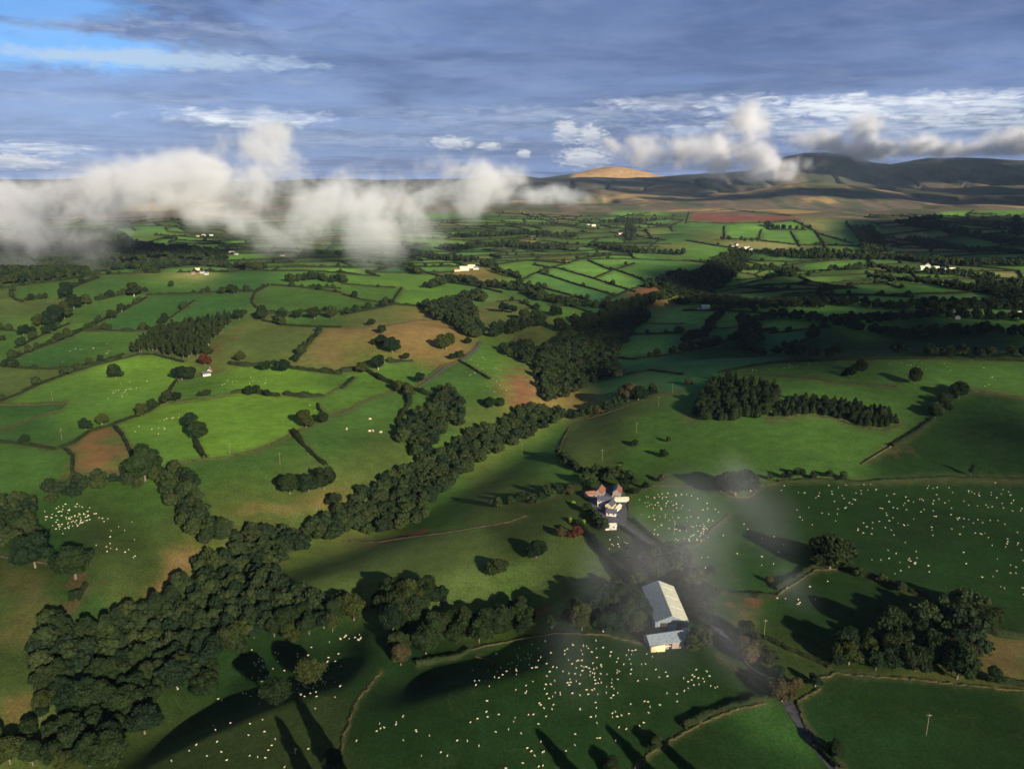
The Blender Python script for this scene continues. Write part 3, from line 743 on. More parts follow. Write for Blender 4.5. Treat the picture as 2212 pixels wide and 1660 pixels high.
g1 = 'trees of the big lower left wood'
wood(T(0, 2, '-60,1720 -60,1440 100,1410 200,1390 260,1200 190,960 220,880 330,720 410,700 450,860 540,870 580,780 640,830 700,790 750,690 930,690 1000,710 1030,620 1100,620 1130,520 1240,420 1290,300 1400,270 1590,200 1700,150 1900,130 2212,90 2212,180 1850,290 1790,400 1740,500 1850,500 2000,520 2212,620 2212,790 1950,830 1700,880 1560,920 1400,1010 1380,1150 1280,1160 1120,1150 1030,1200 1000,1330 960,1420 820,1450 780,1560 700,1620 560,1700'),
     8.6, 4.6, 6.6, 'broad dark green tree in the big lower left wood', g1)
wood(T(0, 2, '-60,-60 130,-60 240,20 260,120 240,250 100,260 -60,250'), 9, 5, 6.5, 'dark tree of the small wood at the left edge', 'trees of the left edge wood')
g2 = 'trees of the diagonal valley belt'
wood(T(1, 1, '0,1650 270,1480 450,1400 600,1310 760,1210 900,1130 1080,1060 1250,1000 1450,1030 1450,1060 1350,1120 1200,1190 1000,1290 850,1370 800,1440 700,1520 560,1630 500,1720 200,1760 -60,1840 -200,1760 -60,1690'),
     9, 4.6, 6.4, 'lit broadleaf tree in the diagonal tree belt of the valley', g2)
wood(T(1, 2, '0,10 500,-20 560,40 480,90 350,130 0,150'), 8.5, 4, 6, 'lit broadleaf tree in the diagonal tree belt of the valley', g2)
wood(T(1, 1, '500,1040 620,970 690,850 740,950 820,970 780,1060 770,1100 610,1190 550,1330 480,1330 390,1200 390,1130 500,1090'), 9.5, 5, 7, 'rounded tree of the clump climbing from the valley belt', 'trees of the climbing clump')
g3 = 'trees of the wooded gorge'
C3 = '1340,600 1450,520 1500,440 1460,420 1650,400 1800,370 1980,380 1990,430 1900,470 1850,560 1760,650 1790,740 1820,790 1700,800 1640,830 1540,890 1400,950 1310,960 1290,870 1270,760 1300,680'
wood(T(1, 1, C3), 11.5, 5.5, 8, 'dark tree packed into the wooded gorge', g3)
wood(T(1, 1, '1040,610 1180,570 1330,620 1290,720 1260,750 1180,690 1060,640'), 12, 4, 6.5, 'scrubby tree on the slope above the gorge', 'scrub trees above the gorge')
wood(T(1, 1, '540,335 700,300 850,320 890,440 915,520 870,550 800,510 690,440 600,410'), 12, 6, 8.5, 'tree of the wedge wood beside the tan field', 'trees of the wedge wood')
wood(T(1, 1, '945,535 1000,485 1130,455 1220,400 1330,400 1330,450 1200,490 1010,535'), 13, 5, 8, 'tree of the ribbon joining the wedge wood to the gorge', 'ribbon trees by the gorge')
wood(T(0, 1, '810,640 1000,520 1200,450 1490,395 1505,440 1400,540 1330,640 1210,680 1000,635'), 8.5, 3.4, 5, 'slim birch of the strip wood above the cottage', 'birches of the strip wood', 'tall', 'leafb')
wood(T(2, 2, '1000,1030 980,960 1120,800 1300,800 1450,680 1600,670 1750,600 1850,600 2020,690 1950,760 1900,1000 1800,1080 1600,1040'), 9.5, 5.5, 8, 'tall dark tree in the lower right wood', 'trees of the lower right wood')
wood(T(1, 2, '200,620 270,560 380,530 680,565 700,620 520,680 390,790 300,760 240,720'), 8, 5.5, 7.5, 'dark tree in the copse above the bottom pasture', 'trees of the middle copse')
wood(T(1, 2, '-30,560 120,650 120,760 -30,770'), 8.5, 5, 6.5, 'broad dark green tree in the big lower left wood', g1)
wood(T(1, 2, '330,940 360,870 480,900 600,800 780,730 900,660 1100,680 1240,650 1250,760 1100,820 800,880 480,960 400,980'), 8, 5, 7, 'lit green tree in the row above the bottom pasture', 'row trees above the bottom pasture')
wood(T(1, 2, '1290,745 1540,670 1700,580 1880,560 1950,640 1990,720 1960,800 1880,830 1600,780'), 7.5, 4.5, 7, 'misty green tree left of the long grey barn', 'misty trees left of the barn')
wood(T(0, 1, '300,1600 350,1500 480,1470 640,1480 660,1520 500,1590 340,1640'), 9, 4.5, 6.5, 'tree in the low dark clump above the left flock', 'low clump above the left flock')
belt(T(0, 1, '640,1480 760,1460 900,1510'), 10, 8, 3, 5, 'small tree joining the low clump and the big round trees', 'linking trees above the left flock')
belt(T(0, 1, '1080,1440 1150,1500 1200,1600 1240,1700 1300,1780 1400,1850'), 22, 9, 5, 7, 'tree in the curved row left of the steep field', 'curved row of trees')
belt(T(1, 1, '1500,1060 1640,1030 1730,1000 1850,940 2010,890'), 9, 8, 4, 6.5, 'sunlit tree along the bank above the curved wall field', 'sunlit bank trees')
belt(T(1, 1, '1420,1290 1490,1370 1570,1410 1700,1440 1800,1440'), 10, 8, 3, 5, 'small dark tree in the row behind the farm', 'row trees behind the farm')
belt(T(1, 1, '1020,1640 1130,1610 1250,1600 1360,1570 1480,1540'), 9, 7, 3, 5, 'small tree in the hedge left of the farm', 'small hedge trees left of the farm')
belt(T(2, 1, '1620,1040 1680,990 1750,930 1800,880'), 8, 7, 4.5, 6, 'tree of the short row on the right hill', 'short row on the right hill')
belt(T(2, 1, '500,1470 640,1440 760,1430 900,1440 1050,1450'), 5, 9, 2.6, 4, 'small tree on the hedge above the right flock', 'hedge trees above the right flock')
belt(T(2, 2, '-60,300 30,420 80,520 110,640 130,740'), 18, 7.5, 4, 6.5, 'misty tree on the lane right of the barn', 'lane trees by the barn')
belt(T(2, 2, '380,830 470,890 560,960 640,1080 670,1180'), 12, 8.5, 4, 5.5, 'tree on the lane above the lower crossroads', 'lane trees below the barn')
belt(T(2, 2, '1150,410 1300,450 1420,500'), 3, 11, 2.5, 4, 'thin tree on the hedge beyond the lower right wood', 'thin hedge trees')
belt(T(1, 2, '1760,560 1880,480 1960,330 2080,340 2150,430'), 14, 9, 4, 6, 'misty tree above the barn', 'misty trees above the barn')
wood(T(2, 1, '80,1060 80,985 160,870 300,800 370,840 620,875 640,920 540,1040 330,1070'), 5.4, 8, 13, 'tall spruce packed in the conifer plantation', 'spruces of the conifer plantation', 'conifer', 'conifer')
wood(T(2, 1, '560,1050 670,940 800,925 1000,945 1200,985 1350,1025 1410,1090 1300,1120 1150,1100 1000,1050 870,1025'), 5.0, 4.5, 8.5, 'young spruce in the low arm of the plantation', 'young spruces of the plantation arm', 'conifer', 'conifer')
belt(T(1, 1, '1560,1590 1600,1650'), 10, 6, 3, 4.5, 'tree in the farm garden left of the farmhouse', 'farm garden trees')
belt(T(1, 2, '1640,10 1660,60 1700,110'), 10, 6, 3, 5, 'dark tree below the farmhouse', 'trees below the farmhouse')
belt(T(1, 1, '1590,1480 1700,1460 1800,1450 1900,1480'), 8, 6.5, 3.5, 5.5, 'dark tree sheltering the back of the farm', 'shelter trees behind the farm')
for nm, s in [('leftmost', '380,750'), ('second', '590,820'), ('third', '760,740'), ('fourth', '1020,610'), ('fifth', '1130,560')]:
    pass
belt(T(0, 2, '390,800 440,800'), 4, 5, 11, 14, 'dark spire tree at the upper edge of the lower left wood', 'spire trees', 'conifer', 'conifer')
for p in ['350,760', '400,720', '450,830', '560,800', '600,830', '700,800', '770,740', '900,740', '1020,640', '1120,580', '1200,480', '1440,130', '1530,160', '1380,110']:
    q = T(0, 2, p)[0]; w = ground(q[0], q[1] + 12)[0]
    add_tree(w[0], w[1], rnd.uniform(12, 16), 'dark spire tree standing up from the lower left wood', 'dark spire trees', 'conifer', True, 'conifer')
# trees one can point at
for c, r, p, w, lb, k, m in [
    (0, 1, '752,752', 95, 'lone round dark tree in the bright left pasture', 'round', 'leaf'), (0, 1, '1230,1065', 110, 'upper tree of the pair in the yellow-green pasture', 'round', 'leaf'), (0, 1, '1285,1145', 125, 'lower tree of the pair in the yellow-green pasture', 'round', 'leaf'),
    (0, 1, '660,1062', 70, 'right tree of the small pair above the rust patch', 'round', 'leaf'), (0, 1, '555,1100', 70, 'left tree of the small pair above the rust patch', 'round', 'leaf'), (0, 1, '155,1195', 50, 'small tree on the left hedge below the walled paddock', 'round', 'leaf'),
    (0, 1, '1985,1060', 120, 'large dark tree on the bank right of the yellow-green pasture', 'round', 'leaf'), (0, 1, '2090,1050', 80, 'smaller tree beside the large dark bank tree', 'round', 'leaf'), (0, 1, '1560,655', 65, 'lone tree in the brown pasture right of the strip wood', 'round', 'leaf'),
    (0, 1, '1550,380', 80, 'round tree at the top end of the strip wood', 'round', 'leaf'), (0, 1, '1350,615', 70, 'round tree at the foot of the strip wood', 'round', 'leaf'), (0, 1, '1330,680', 70, 'dark maroon tree above the white cottage', 'round', 'rust'),
    (0, 1, '1180,765', 95, 'wide pale tree left of the white cottage', 'round', 'leaf'), (0, 1, '1230,770', 80, 'tree between the wide pale tree and the cottage', 'round', 'leaf'), (0, 1, '1080,915', 90, 'tree at the bend of the hedge below the cottage', 'round', 'leaf'), (0, 1, '1150,915', 60, 'small tree right of the hedge bend', 'round', 'leaf'),
    (0, 1, '920,1005', 80, 'tree on the hedge left of the yellow-green pasture', 'round', 'leaf'), (0, 1, '980,965', 70, 'second tree on the hedge left of the yellow-green pasture', 'round', 'leaf'), (0, 1, '1295,895', 40, 'left of the two small trees below the cottage', 'round', 'leaf'), (0, 1, '1340,885', 55, 'right of the two small trees below the cottage', 'round', 'leaf'),
    (0, 1, '1635,865', 85, 'round tree rising from the hedge above the yellow-green pasture', 'round', 'leaf'), (0, 1, '1735,890', 50, 'small tree right of the round hedge tree', 'round', 'leaf'), (0, 1, '1720,710', 80, 'left round tree on the hedge below the brown pasture', 'round', 'leaf'), (0, 1, '1835,715', 90, 'right round tree on the hedge below the brown pasture', 'round', 'leaf'),
    (0, 1, '1700,380', 90, 'big round tree at the left end of the hilltop tree row', 'round', 'leaf'), (0, 1, '1820,385', 80, 'second tree of the hilltop tree row', 'round', 'leaf'), (0, 1, '1920,380', 60, 'third tree of the hilltop tree row', 'round', 'leaf'), (0, 1, '2040,375', 80, 'fourth tree of the hilltop tree row', 'round', 'leaf'), (0, 1, '2150,370', 80, 'last tree of the hilltop tree row', 'round', 'leaf'),
    (0, 1, '155,485', 65, 'round tree in the left pasture under the brow', 'round', 'leaf'), (0, 1, '210,480', 40, 'bush right of the round left pasture tree', 'round', 'leaf'), (0, 1, '15,535', 40, 'tree at the left edge under the brow', 'round', 'leaf'), (0, 1, '350,395', 120, 'broad grey-green tree of the left hillside clump', 'round', 'leaf'), (0, 1, '260,420', 80, 'dark tree left in the left hillside clump', 'round', 'leaf'), (0, 1, '420,370', 90, 'pale tree right in the left hillside clump', 'round', 'leaf'),
    (0, 1, '330,465', 60, 'low tree under the left hillside clump', 'round', 'leaf'), (0, 1, '430,235', 80, 'tree at the upper end of the brow lane', 'round', 'leaf'), (0, 1, '480,305', 90, 'tree at the bend of the brow lane', 'round', 'leaf'), (0, 1, '555,290', 70, 'brownish tree right of the brow lane bend', 'round', 'leaf'),
    (0, 1, '790,340', 50, 'tree on the slanting hedge under the brow', 'round', 'leaf'), (0, 1, '725,385', 55, 'second tree on the slanting hedge under the brow', 'round', 'leaf'), (0, 1, '1500,220', 60, 'middle tree of the three under the hill farm', 'round', 'leaf'), (0, 1, '1440,225', 55, 'left tree of the three under the hill farm', 'round', 'leaf'), (0, 1, '1520,225', 55, 'right tree of the three under the hill farm', 'round', 'leaf'),
    (0, 1, '1110,185', 40, 'small tree near the brow left of the hill farm', 'round', 'leaf'), (0, 1, '870,225', 90, 'tree at the right end of the brow hedge', 'round', 'leaf'),
    (0, 1, '940,1370', 210, 'large rounded tree above the curved row', 'round', 'leaf'), (0, 1, '880,1390', 120, 'left shoulder of the large rounded trees', 'round', 'leaf'), (0, 1, '1020,1400', 110, 'right of the large rounded trees', 'round', 'leaf'),
    (0, 1, '1880,1480', 150, 'wide tree at the left of the steep field clump', 'round', 'leaf'), (0, 1, '2000,1480', 120, 'middle tree of the steep field clump', 'round', 'leaf'), (0, 1, '2100,1450', 150, 'tall tree at the right of the steep field clump', 'round', 'leaf'), (0, 1, '2160,1580', 90, 'lower tree of the steep field clump', 'round', 'leaf'),
    (1, 1, '190,430', 50, 'small tree on the wall of the tan field', 'round', 'leaf'), (1, 1, '262,480', 60, 'upper tree of the tan field clump', 'round', 'leaf'), (1, 1, '260,545', 90, 'middle tree of the tan field clump', 'round', 'leaf'), (1, 1, '330,585', 110, 'large lower tree of the tan field clump', 'round', 'leaf'), (1, 1, '215,560', 45, 'small left tree of the tan field clump', 'round', 'leaf'),
    (1, 1, '680,555', 125, 'lone round tree in the tan hillside field', 'round', 'leaf'), (1, 1, '420,650', 50, 'small tree below the tan hillside field', 'round', 'leaf'), (1, 1, '240,695', 100, 'round tree on the hedge below the tan field', 'round', 'leaf'), (1, 1, '140,725', 80, 'tree left on the hedge below the tan field', 'round', 'leaf'),
    (1, 1, '720,650', 50, 'left tree by the lane in the valley pasture', 'round', 'leaf'), (1, 1, '770,640', 60, 'right tree by the lane in the valley pasture', 'round', 'leaf'), (1, 1, '820,550', 50, 'small tree at the top of the pasture lane', 'round', 'leaf'), (1, 1, '510,790', 70, 'tree in the corner below the pasture lane', 'round', 'leaf'),
    (1, 1, '380,850', 80, 'left tree at the hedge crossing', 'round', 'leaf'), (1, 1, '440,870', 90, 'right tree at the hedge crossing', 'round', 'leaf'), (1, 1, '640,860', 60, 'dark tree above the climbing clump', 'round', 'leaf'), (1, 1, '700,880', 90, 'broad tree above the climbing clump', 'round', 'leaf'),
    (1, 1, '960,950', 90, 'left tree of the pair by the rust slope', 'round', 'leaf'), (1, 1, '1025,950', 75, 'right tree of the pair by the rust slope', 'round', 'leaf'), (1, 1, '1050,335', 70, 'tree on the dip left of the gorge', 'round', 'leaf'), (1, 1, '1110,345', 60, 'second tree on the dip left of the gorge', 'round', 'leaf'),
    (1, 1, '1190,390', 90, 'dark tree of the trio left of the gorge', 'round', 'leaf'), (1, 1, '1280,420', 90, 'right tree of the trio left of the gorge', 'round', 'leaf'), (1, 1, '1230,430', 70, 'low tree of the trio left of the gorge', 'round', 'leaf'), (1, 1, '1385,360', 75, 'round tree in the small hollow field', 'round', 'leaf'), (1, 1, '1415,455', 95, 'tree at the upper left lip of the gorge', 'round', 'leaf'),
    (1, 1, '1900,1205', 55, 'round thorn in the curved wall field', 'round', 'leaf'), (1, 1, '2120,1190', 40, 'small thorn right in the curved wall field', 'round', 'leaf'), (1, 1, '2090,1280', 55, 'pale thorn in the curved wall field', 'round', 'leaf'), (1, 1, '1815,1340', 22, 'tiny thorn in the curved wall field', 'round', 'leaf'), (1, 1, '1700,1385', 35, 'small thorn behind the farm', 'round', 'leaf'),
    (1, 1, '2080,1440', 60, 'brownish bush above the farm paddock', 'round', 'tan'), (1, 1, '1480,1520', 60, 'pale bush left of the farm', 'round', 'tan'), (1, 1, '1900,1520', 60, 'dark tree behind the farm buildings', 'round', 'leaf'), (1, 1, '1830,1490', 80, 'large dark tree behind the farm', 'round', 'leaf'), (1, 1, '1590,1470', 60, 'round tree by the farm track end', 'round', 'leaf'), (1, 1, '1970,1490', 50, 'small dark tree right of the farm', 'round', 'leaf'),
    (1, 1, '1860,890', 120, 'large tan-lit tree on the bank above the curved wall', 'round', 'tan'), (1, 1, '1925,890', 110, 'wide lit tree on the bank', 'round', 'leaf'), (1, 1, '2025,880', 55, 'lone round tree at the right end of the bank', 'round', 'leaf'), (1, 1, '1660,1000', 65, 'pale lit tree on the bank', 'round', 'tan'), (1, 1, '1545,1010', 65, 'round lit tree at the left end of the bank', 'round', 'leaf'),
    (1, 1, '1500,1600', 28, 'lime green bush in the farm garden', 'round', 'lime'), (1, 1, '1600,1640', 70, 'tree in the farm garden', 'round', 'leaf'),
    (2, 1, '1500,790', 100, 'lone oak on the right hill', 'round', 'leaf'), (2, 1, '1085,755', 75, 'grey-green tree on the brow hedge', 'round', 'leaf'), (2, 1, '1140,725', 80, 'tree at the crest of the brow hedge', 'round', 'leaf'), (2, 1, '1785,880', 110, 'largest tree of the short row on the right hill', 'round', 'leaf'), (2, 1, '1690,970', 90, 'middle tree of the short row on the right hill', 'round', 'leaf'), (2, 1, '1635,1015', 80, 'lowest tree of the short row on the right hill', 'round', 'leaf'),
    (2, 1, '40,820', 50, 'tan tree left of the plantation', 'round', 'tan'), (2, 1, '340,1455', 240, 'wide dark tree in the mist above the paddock', 'round', 'leafc'), (2, 1, '250,1470', 130, 'left part of the misty tree group above the paddock', 'round', 'leaf'), (2, 1, '440,1480', 100, 'right part of the misty tree group above the paddock', 'round', 'leaf'), (2, 1, '1870,1410', 45, 'thin tree at the right of the flock hedge', 'tall', 'leaf'), (2, 1, '760,1400', 60, 'tree on the left of the flock hedge', 'round', 'leaf'),
    (0, 2, '490,330', 230, 'huge round tree above the brown ditch', 'round', 'leaf'), (0, 2, '230,275', 190, 'low wide tree left of the huge round tree', 'round', 'leaf'), (0, 2, '2010,1040', 200, 'round tree in the dark flock slope, right of a pair', 'round', 'leaf'), (0, 2, '1790,1165', 180, 'round tree in the dark flock slope, left of a pair', 'round', 'leaf'),
    (0, 2, '1330,1110', 160, 'round tree at the right edge of the lower left wood', 'round', 'leaf'), (0, 2, '1150,1060', 190, 'pale-trunked tree at the right edge of the lower left wood', 'round', 'leaf'), (0, 2, '940,1350', 190, 'tree standing out at the lower edge of the left wood', 'round', 'leaf'), (0, 2, '700,1540', 210, 'wide tree at the bottom edge of the left wood', 'round', 'leaf'), (0, 2, '2160,1590', 140, 'bush at the bottom of the flock slope wall', 'round', 'leaf'),
    (0, 2, '490,540', 60, 'bush beside the brown ditch', 'round', 'leaf'),
    (1, 2, '1010,340', 140, 'lower left of the two lone trees in the olive pasture', 'round', 'leaf'), (1, 2, '1262,240', 125, 'upper right of the two lone trees in the olive pasture', 'round', 'leaf'), (1, 2, '1430,130', 75, 'tan autumn tree at the pasture corner', 'round', 'tan'), (1, 2, '1520,130', 90, 'red-brown autumn tree at the pasture corner', 'round', 'rust'),
    (1, 2, '385,930', 130, 'brownish tree at the lower left end of the pasture row', 'round', 'tan'), (1, 2, '2030,1490', 90, 'bush on the bottom pasture bank', 'round', 'leaf'), (1, 2, '1740,1620', 110, 'bush at the bottom edge of the flock pasture', 'round', 'leaf'), (1, 2, '300,640', 90, 'brownish tree under the middle copse', 'round', 'tan'), (1, 2, '2050,370', 150, 'misty round tree above the barn roof', 'round', 'leaf'),
    (1, 2, '1700,60', 60, 'dark tree below the farm garden', 'round', 'leaf'), (1, 2, '1560,60', 50, 'yellow-green bush on the garden edge', 'round', 'lime'), (1, 2, '1490,50', 40, 'small yellow-green garden bush', 'round', 'lime'),
    (2, 2, '950,265', 240, 'lone oak in the right flock pasture', 'round', 'leaf'), (2, 2, '1030,300', 120, 'right shoulder of the lone oak group', 'round', 'leaf'), (2, 2, '100,800', 190, 'round misty tree right of the lower barn', 'round', 'leaf'), (2, 2, '430,900', 160, 'pale round tree on the lane', 'round', 'tan'), (2, 2, '640,1150', 170, 'large pale tree at the lower crossroads', 'round', 'tan'),
    (2, 2, '740,1110', 80, 'brown bush right of the crossroads tree', 'round', 'tan'), (2, 2, '860,1090', 80, 'dark tree right of the lower crossroads', 'round', 'leaf'), (2, 2, '990,1530', 115, 'round bush by the lane at the bottom', 'round', 'leaf'), (2, 2, '1790,960', 170, 'brown autumn tree at the edge of the lower right wood', 'round', 'tan'), (2, 2, '1010,950', 90, 'small tree at the left tip of the lower right wood', 'round', 'leaf'),
    (2, 2, '2020,1060', 90, 'small tree by the brown rough field', 'round', 'leaf'), (2, 2, '1980,680', 140, 'tree at the right tip of the lower right wood', 'round', 'leaf'), (2, 2, '1810,650', 150, 'tree at the top of the lower right wood', 'round', 'leaf'), (2, 2, '560,430', 50, 'bush on the bank below the lone oak', 'round', 'tan'),
    (2, 2, '180,380', 60, 'small dark tree right of the barn lane', 'round', 'leaf'), (2, 2, '30,100', 40, 'bush at the paddock corner', 'round', 'tan')]:
    q = T(c, r, p)[0]; tree_at(q[0], q[1], w * .33317, lb, k, m)

# far belts of trees, as one mass
FARB = [(1, 1, '580,210 700,165 800,165 900,190 1000,205 1100,215 1240,240 1300,290 1500,320 1700,345 1900,330 2100,270 2212,230', 34), (2, 1, '0,270 100,200 200,130 300,60 350,0', 90), (2, 1, '0,300 200,300 350,330 500,335 850,325', 60), (2, 1, '850,305 1000,310 1200,330 1500,350 1800,335 2212,345', 60),
    (2, 1, '450,440 600,400 900,430 1000,440 1100,480 1300,510 1500,530 1700,510 2000,500 2212,520', 34), (2, 1, '1500,400 1800,395 2212,420', 50), (2, 1, '2050,200 2150,260 2212,300', 90), (2, 1, '600,0 1000,15 1400,20 1800,60 2212,60', 70), (2, 1, '1200,150 1400,170 1750,205', 25), (2, 1, '1350,110 1700,120 2000,150', 40), (2, 1, '1750,210 2050,240 2212,280', 40), (2, 1, '1560,320 1880,330', 30),
    (2, 1, '950,100 1200,85 1450,110', 25), (2, 1, '350,90 600,90 700,140', 40), (2, 1, '1000,420 1200,440 1450,410', 40), (2, 1, '380,620 470,560 440,480 400,430', 30), (2, 1, '1400,640 1700,655 2212,660', 14), (2, 1, '600,640 900,660 1100,640', 14), (2, 1, '0,570 120,540 250,380', 14), (2, 1, '0,620 300,560 440,500', 22),
    (0, 1, '0,160 250,150 450,110 640,95 900,60', 90), (0, 1, '0,100 200,60 500,60', 110), (0, 1, '950,100 1200,60 1450,30', 40), (0, 1, '1250,60 1700,90', 30), (0, 1, '1880,170 2050,150 2212,180', 30), (1, 1, '0,0 300,-40 600,20 850,40', 50), (1, 1, '420,80 500,120', 40), (1, 1, '930,60 980,80', 40), (1, 1, '980,100 1150,150', 25), (1, 1, '2000,210 2150,150 2212,120', 35), (1, 1, '2100,190 2212,200', 60),
    (1, 1, '860,270 940,280', 40), (1, 1, '760,270 900,300', 30),
    (2, 0, '1150,1480 1220,1560 1260,1640', 90), (2, 0, '1430,1450 1700,1500 2000,1560 2212,1600', 80), (2, 0, '1480,1560 1700,1620 2212,1650', 70), (2, 0, '300,1640 600,1650 900,1640 1250,1650', 40), (2, 0, '2160,1420 2170,1540', 40), (2, 0, '540,1460 580,1490 820,1492', 30), (2, 0, '260,1560 480,1570', 30), (2, 0, '1500,1440 1650,1420', 60),
    (1, 0, '700,1620 1000,1590 1400,1620', 90), (1, 0, '780,1540 1200,1520 1500,1545', 60), (1, 0, '1870,1480 1880,1560', 50), (1, 0, '1640,1600 1900,1640 2212,1650', 50), (1, 0, '1700,1450 2100,1430', 35)]
for c, r, s, w in FARB: belt(T(c, r, s), w, 13.5, 5.5, 8.5, '', '', drop=.12)
wood(S('-60,620 -60,520 60,505 250,500 300,530 480,548 400,575 200,590 60,612'), 17, 6, 10, '', '', drop=.1)
# hedgerow trees all over the far fields
for d, k, W, u, v in HD:
    if d > 900 and k in 'hw':
        for q in range(0, len(W) - 1, 1):
            if rnd.random() < (.25 if k == 'w' else .12):
                p = W[q]; add_tree(p[0] + rnd.uniform(-3, 3), p[1] + rnd.uniform(-3, 3), rnd.uniform(3, 6.5), '', '')

# keep trees out of the yards
YARDS = [(ground(1312, 1090)[0], 17), (ground(1420, 1298)[0], 10), (ground(1434, 1325)[0], 10), (ground(1446, 1352)[0], 10), (ground(1440, 1388)[0], 10)]
def clear(t):
    for y, r in YARDS:
        if math.hypot(t[2] - y[0], t[3] - y[1]) < r + t[5] * .4: return False
    return True
TREE = [t for t in TREE if clear(t)]
tu, tv = project(np.array([t[2] for t in TREE]), np.array([t[3] for t in TREE]), height(np.array([t[2] for t in TREE]), np.array([t[3] for t in TREE])))
TREE = [t for t, a, b in zip(TREE, tu, tv) if -45 < a < 2256 and b < 1730]
# tall spruces just below the frame whose long shadows cross the bottom pastures
for (u_, v_, h_) in [(1128, 1538, 31), (1275, 1530, 31), (1370, 1545, 29), (655, 1530, 31), (612, 1575, 28)]:
    w = ground(u_, v_)[0]; L_ = h_ / math.tan(rad(20)); bx_, by_ = w[0] + .5 * L_, w[1] - .866 * L_
    TREE.append([math.hypot(bx_, by_), 'conifer', float(bx_), float(by_), 0.0, float(h_), 'tall slender spruce below the bottom edge, its shadow crossing the pasture', 'tall spruces under the bottom edge', 'conifer', 'slim'])
TREE.sort(key=lambda t: t[0])
for t, z_ in zip(TREE, height(np.array([t[2] for t in TREE]), np.array([t[3] for t in TREE]))): t[4] = float(z_)
# sources
CR = {'round': [], 'tall': [], 'conifer': []}; TR = []
for n in range(14):
    CR['round'].append(crown_mesh(np.random.default_rng(200 + n), 3600, .105))
for n in range(3):
    CR['tall'].append(crown_mesh(np.random.default_rng(240 + n), 1500, .11, 'tall'))
    CR['conifer'].append(conifer_mesh(np.random.default_rng(260 + n)))
for n in range(4): TR.append(trunk_mesh(np.random.default_rng(280 + n)))
def me_of(name, g, m):
    me = bpy.data.meshes.new(name); V, F = g; n, k = F.shape
    me.vertices.add(len(V)); me.vertices.foreach_set('co', V.astype(np.float32).ravel()); me.loops.add(n * k); me.loops.foreach_set('vertex_index', F.astype(np.int32).ravel())
    me.polygons.add(n); me.polygons.foreach_set('loop_start', np.arange(0, n * k, k, dtype=np.int32)); me.update(calc_edges=True); me.materials.append(m); return me
cache = {}
def getme(kind, i, m):
    key = (kind, i, m)
    if key not in cache:
        g = TR[i] if kind == 'trunk' else CR[kind][i]
        cache[key] = me_of('crown' if kind != 'trunk' else 'trunk', g, M[m])
    return cache[key]
CONTREE = {'round': 'broadleaf_tree', 'tall': 'birch_tree', 'conifer': 'conifer_tree'}
CATS = {'round': 'tree', 'tall': 'birch', 'conifer': 'conifer'}
cnt = {'round': 0, 'tall': 0, 'conifer': 0}
n_iso = {k: sum(1 for t in TREE if t[9] and t[1] == k) for k in cnt}
LIM = {'round': 298, 'tall': 200, 'conifer': 298}
far = []
for t in TREE:
    d, kind, x, y, z, r, lb, gr, m, iso = t
    ok = iso or (lb and cnt[kind] < LIM[kind] - n_iso[kind])
    if not ok: far.append(t); continue
    if not iso: cnt[kind] += 1
    e = empty(CONTREE[kind], (x, y, z), rnd.uniform(0, 6.28))
    tag(e, lb, CATS[kind], gr)
    if iso and iso != 'slim' and lb: tag(e, uniq(lb))
    ci = rnd.randrange(len(CR[kind]))
    if m == 'leaf': m = rnd.choice(['leaf', 'leaf', 'leaf', 'leafb', 'leafb', 'leafc', 'leafc', 'leafd'])
    c = bpy.data.objects.new('crown', getme(kind, ci, m)); COL.objects.link(c); c.parent = e
    tk = bpy.data.objects.new('trunk', getme('trunk', rnd.randrange(4), 'bark' if rnd.random() < .93 else 'palebark')); COL.objects.link(tk); tk.parent = e
    if kind == 'conifer':
        r *= rnd.uniform(.62, .95) if iso != 'slim' else 1.; wd = .75 if iso == 'slim' else 1.9; c.scale = (r * wd, r * wd, r); tk.scale = (r * .5, r * .5, r * .3); c.location = (0, 0, .4)
    elif kind == 'tall':
        c.scale = (r, r, r * 1.25); c.location = (0, 0, r * .3); tk.scale = (r, r, r * 1.1)
    else:
        if not iso: r *= rnd.choice([.72, .85, 1, 1, 1.12, 1.25])
        hsc = r * rnd.uniform(.82, 1.22 if not iso else 1.08); c.scale = (r * rnd.uniform(.94, 1.06), r * rnd.uniform(.94, 1.06), hsc); c.location = (0, 0, -r * rnd.uniform(.0, .16)); tk.scale = (r, r, r * .8)
# the mass of the rest
LOW = [crown_mesh(np.random.default_rng(300 + n), 520, .21) for n in range(5)]
LOW2 = [crown_mesh(np.random.default_rng(320 + n), 190, .34, core=True) for n in range(5)]
LOWC = [conifer_mesh(np.random.default_rng(340 + n), 300, .12) for n in range(3)]
parts = []; tints = []
for t in far:
    d, kind, x, y, z, r, lb, gr, m, iso = t
    u, v = project(x, y, z)
    if u < -90 or u > 2310: continue
    g = (LOWC if kind == 'conifer' else LOW if d < 1500 else LOW2)[rnd.randrange(3)]
    a = rnd.uniform(0, 6.28); V = g[0] * r
    if kind == 'tall': V = V * np.array([.6, .6, 1.4])
    V = np.stack([V[:, 0] * math.cos(a) - V[:, 1] * math.sin(a), V[:, 0] * math.sin(a) + V[:, 1] * math.cos(a), V[:, 2]], 1) + np.array([x, y, z - .3])
    parts.append((V, g[1])); tints.append(np.full(len(V), rnd.random() ** 1.2))
V, F = join(parts)
wo_ = mesh_obj('woodland', V, F, M['leaf_far']); wo_.data.attributes.new('tint', 'FLOAT', 'POINT').data.foreach_set('value', np.concatenate(tints).astype(np.float32))
tag(wo_, 'dark tree masses in the gorge and in belts across the distant fields', 'woodland', kind='stuff')
print('trees', len(TREE), 'far', len(parts), 'hedges', len(HD), cnt, n_iso, 'faces', len(F))

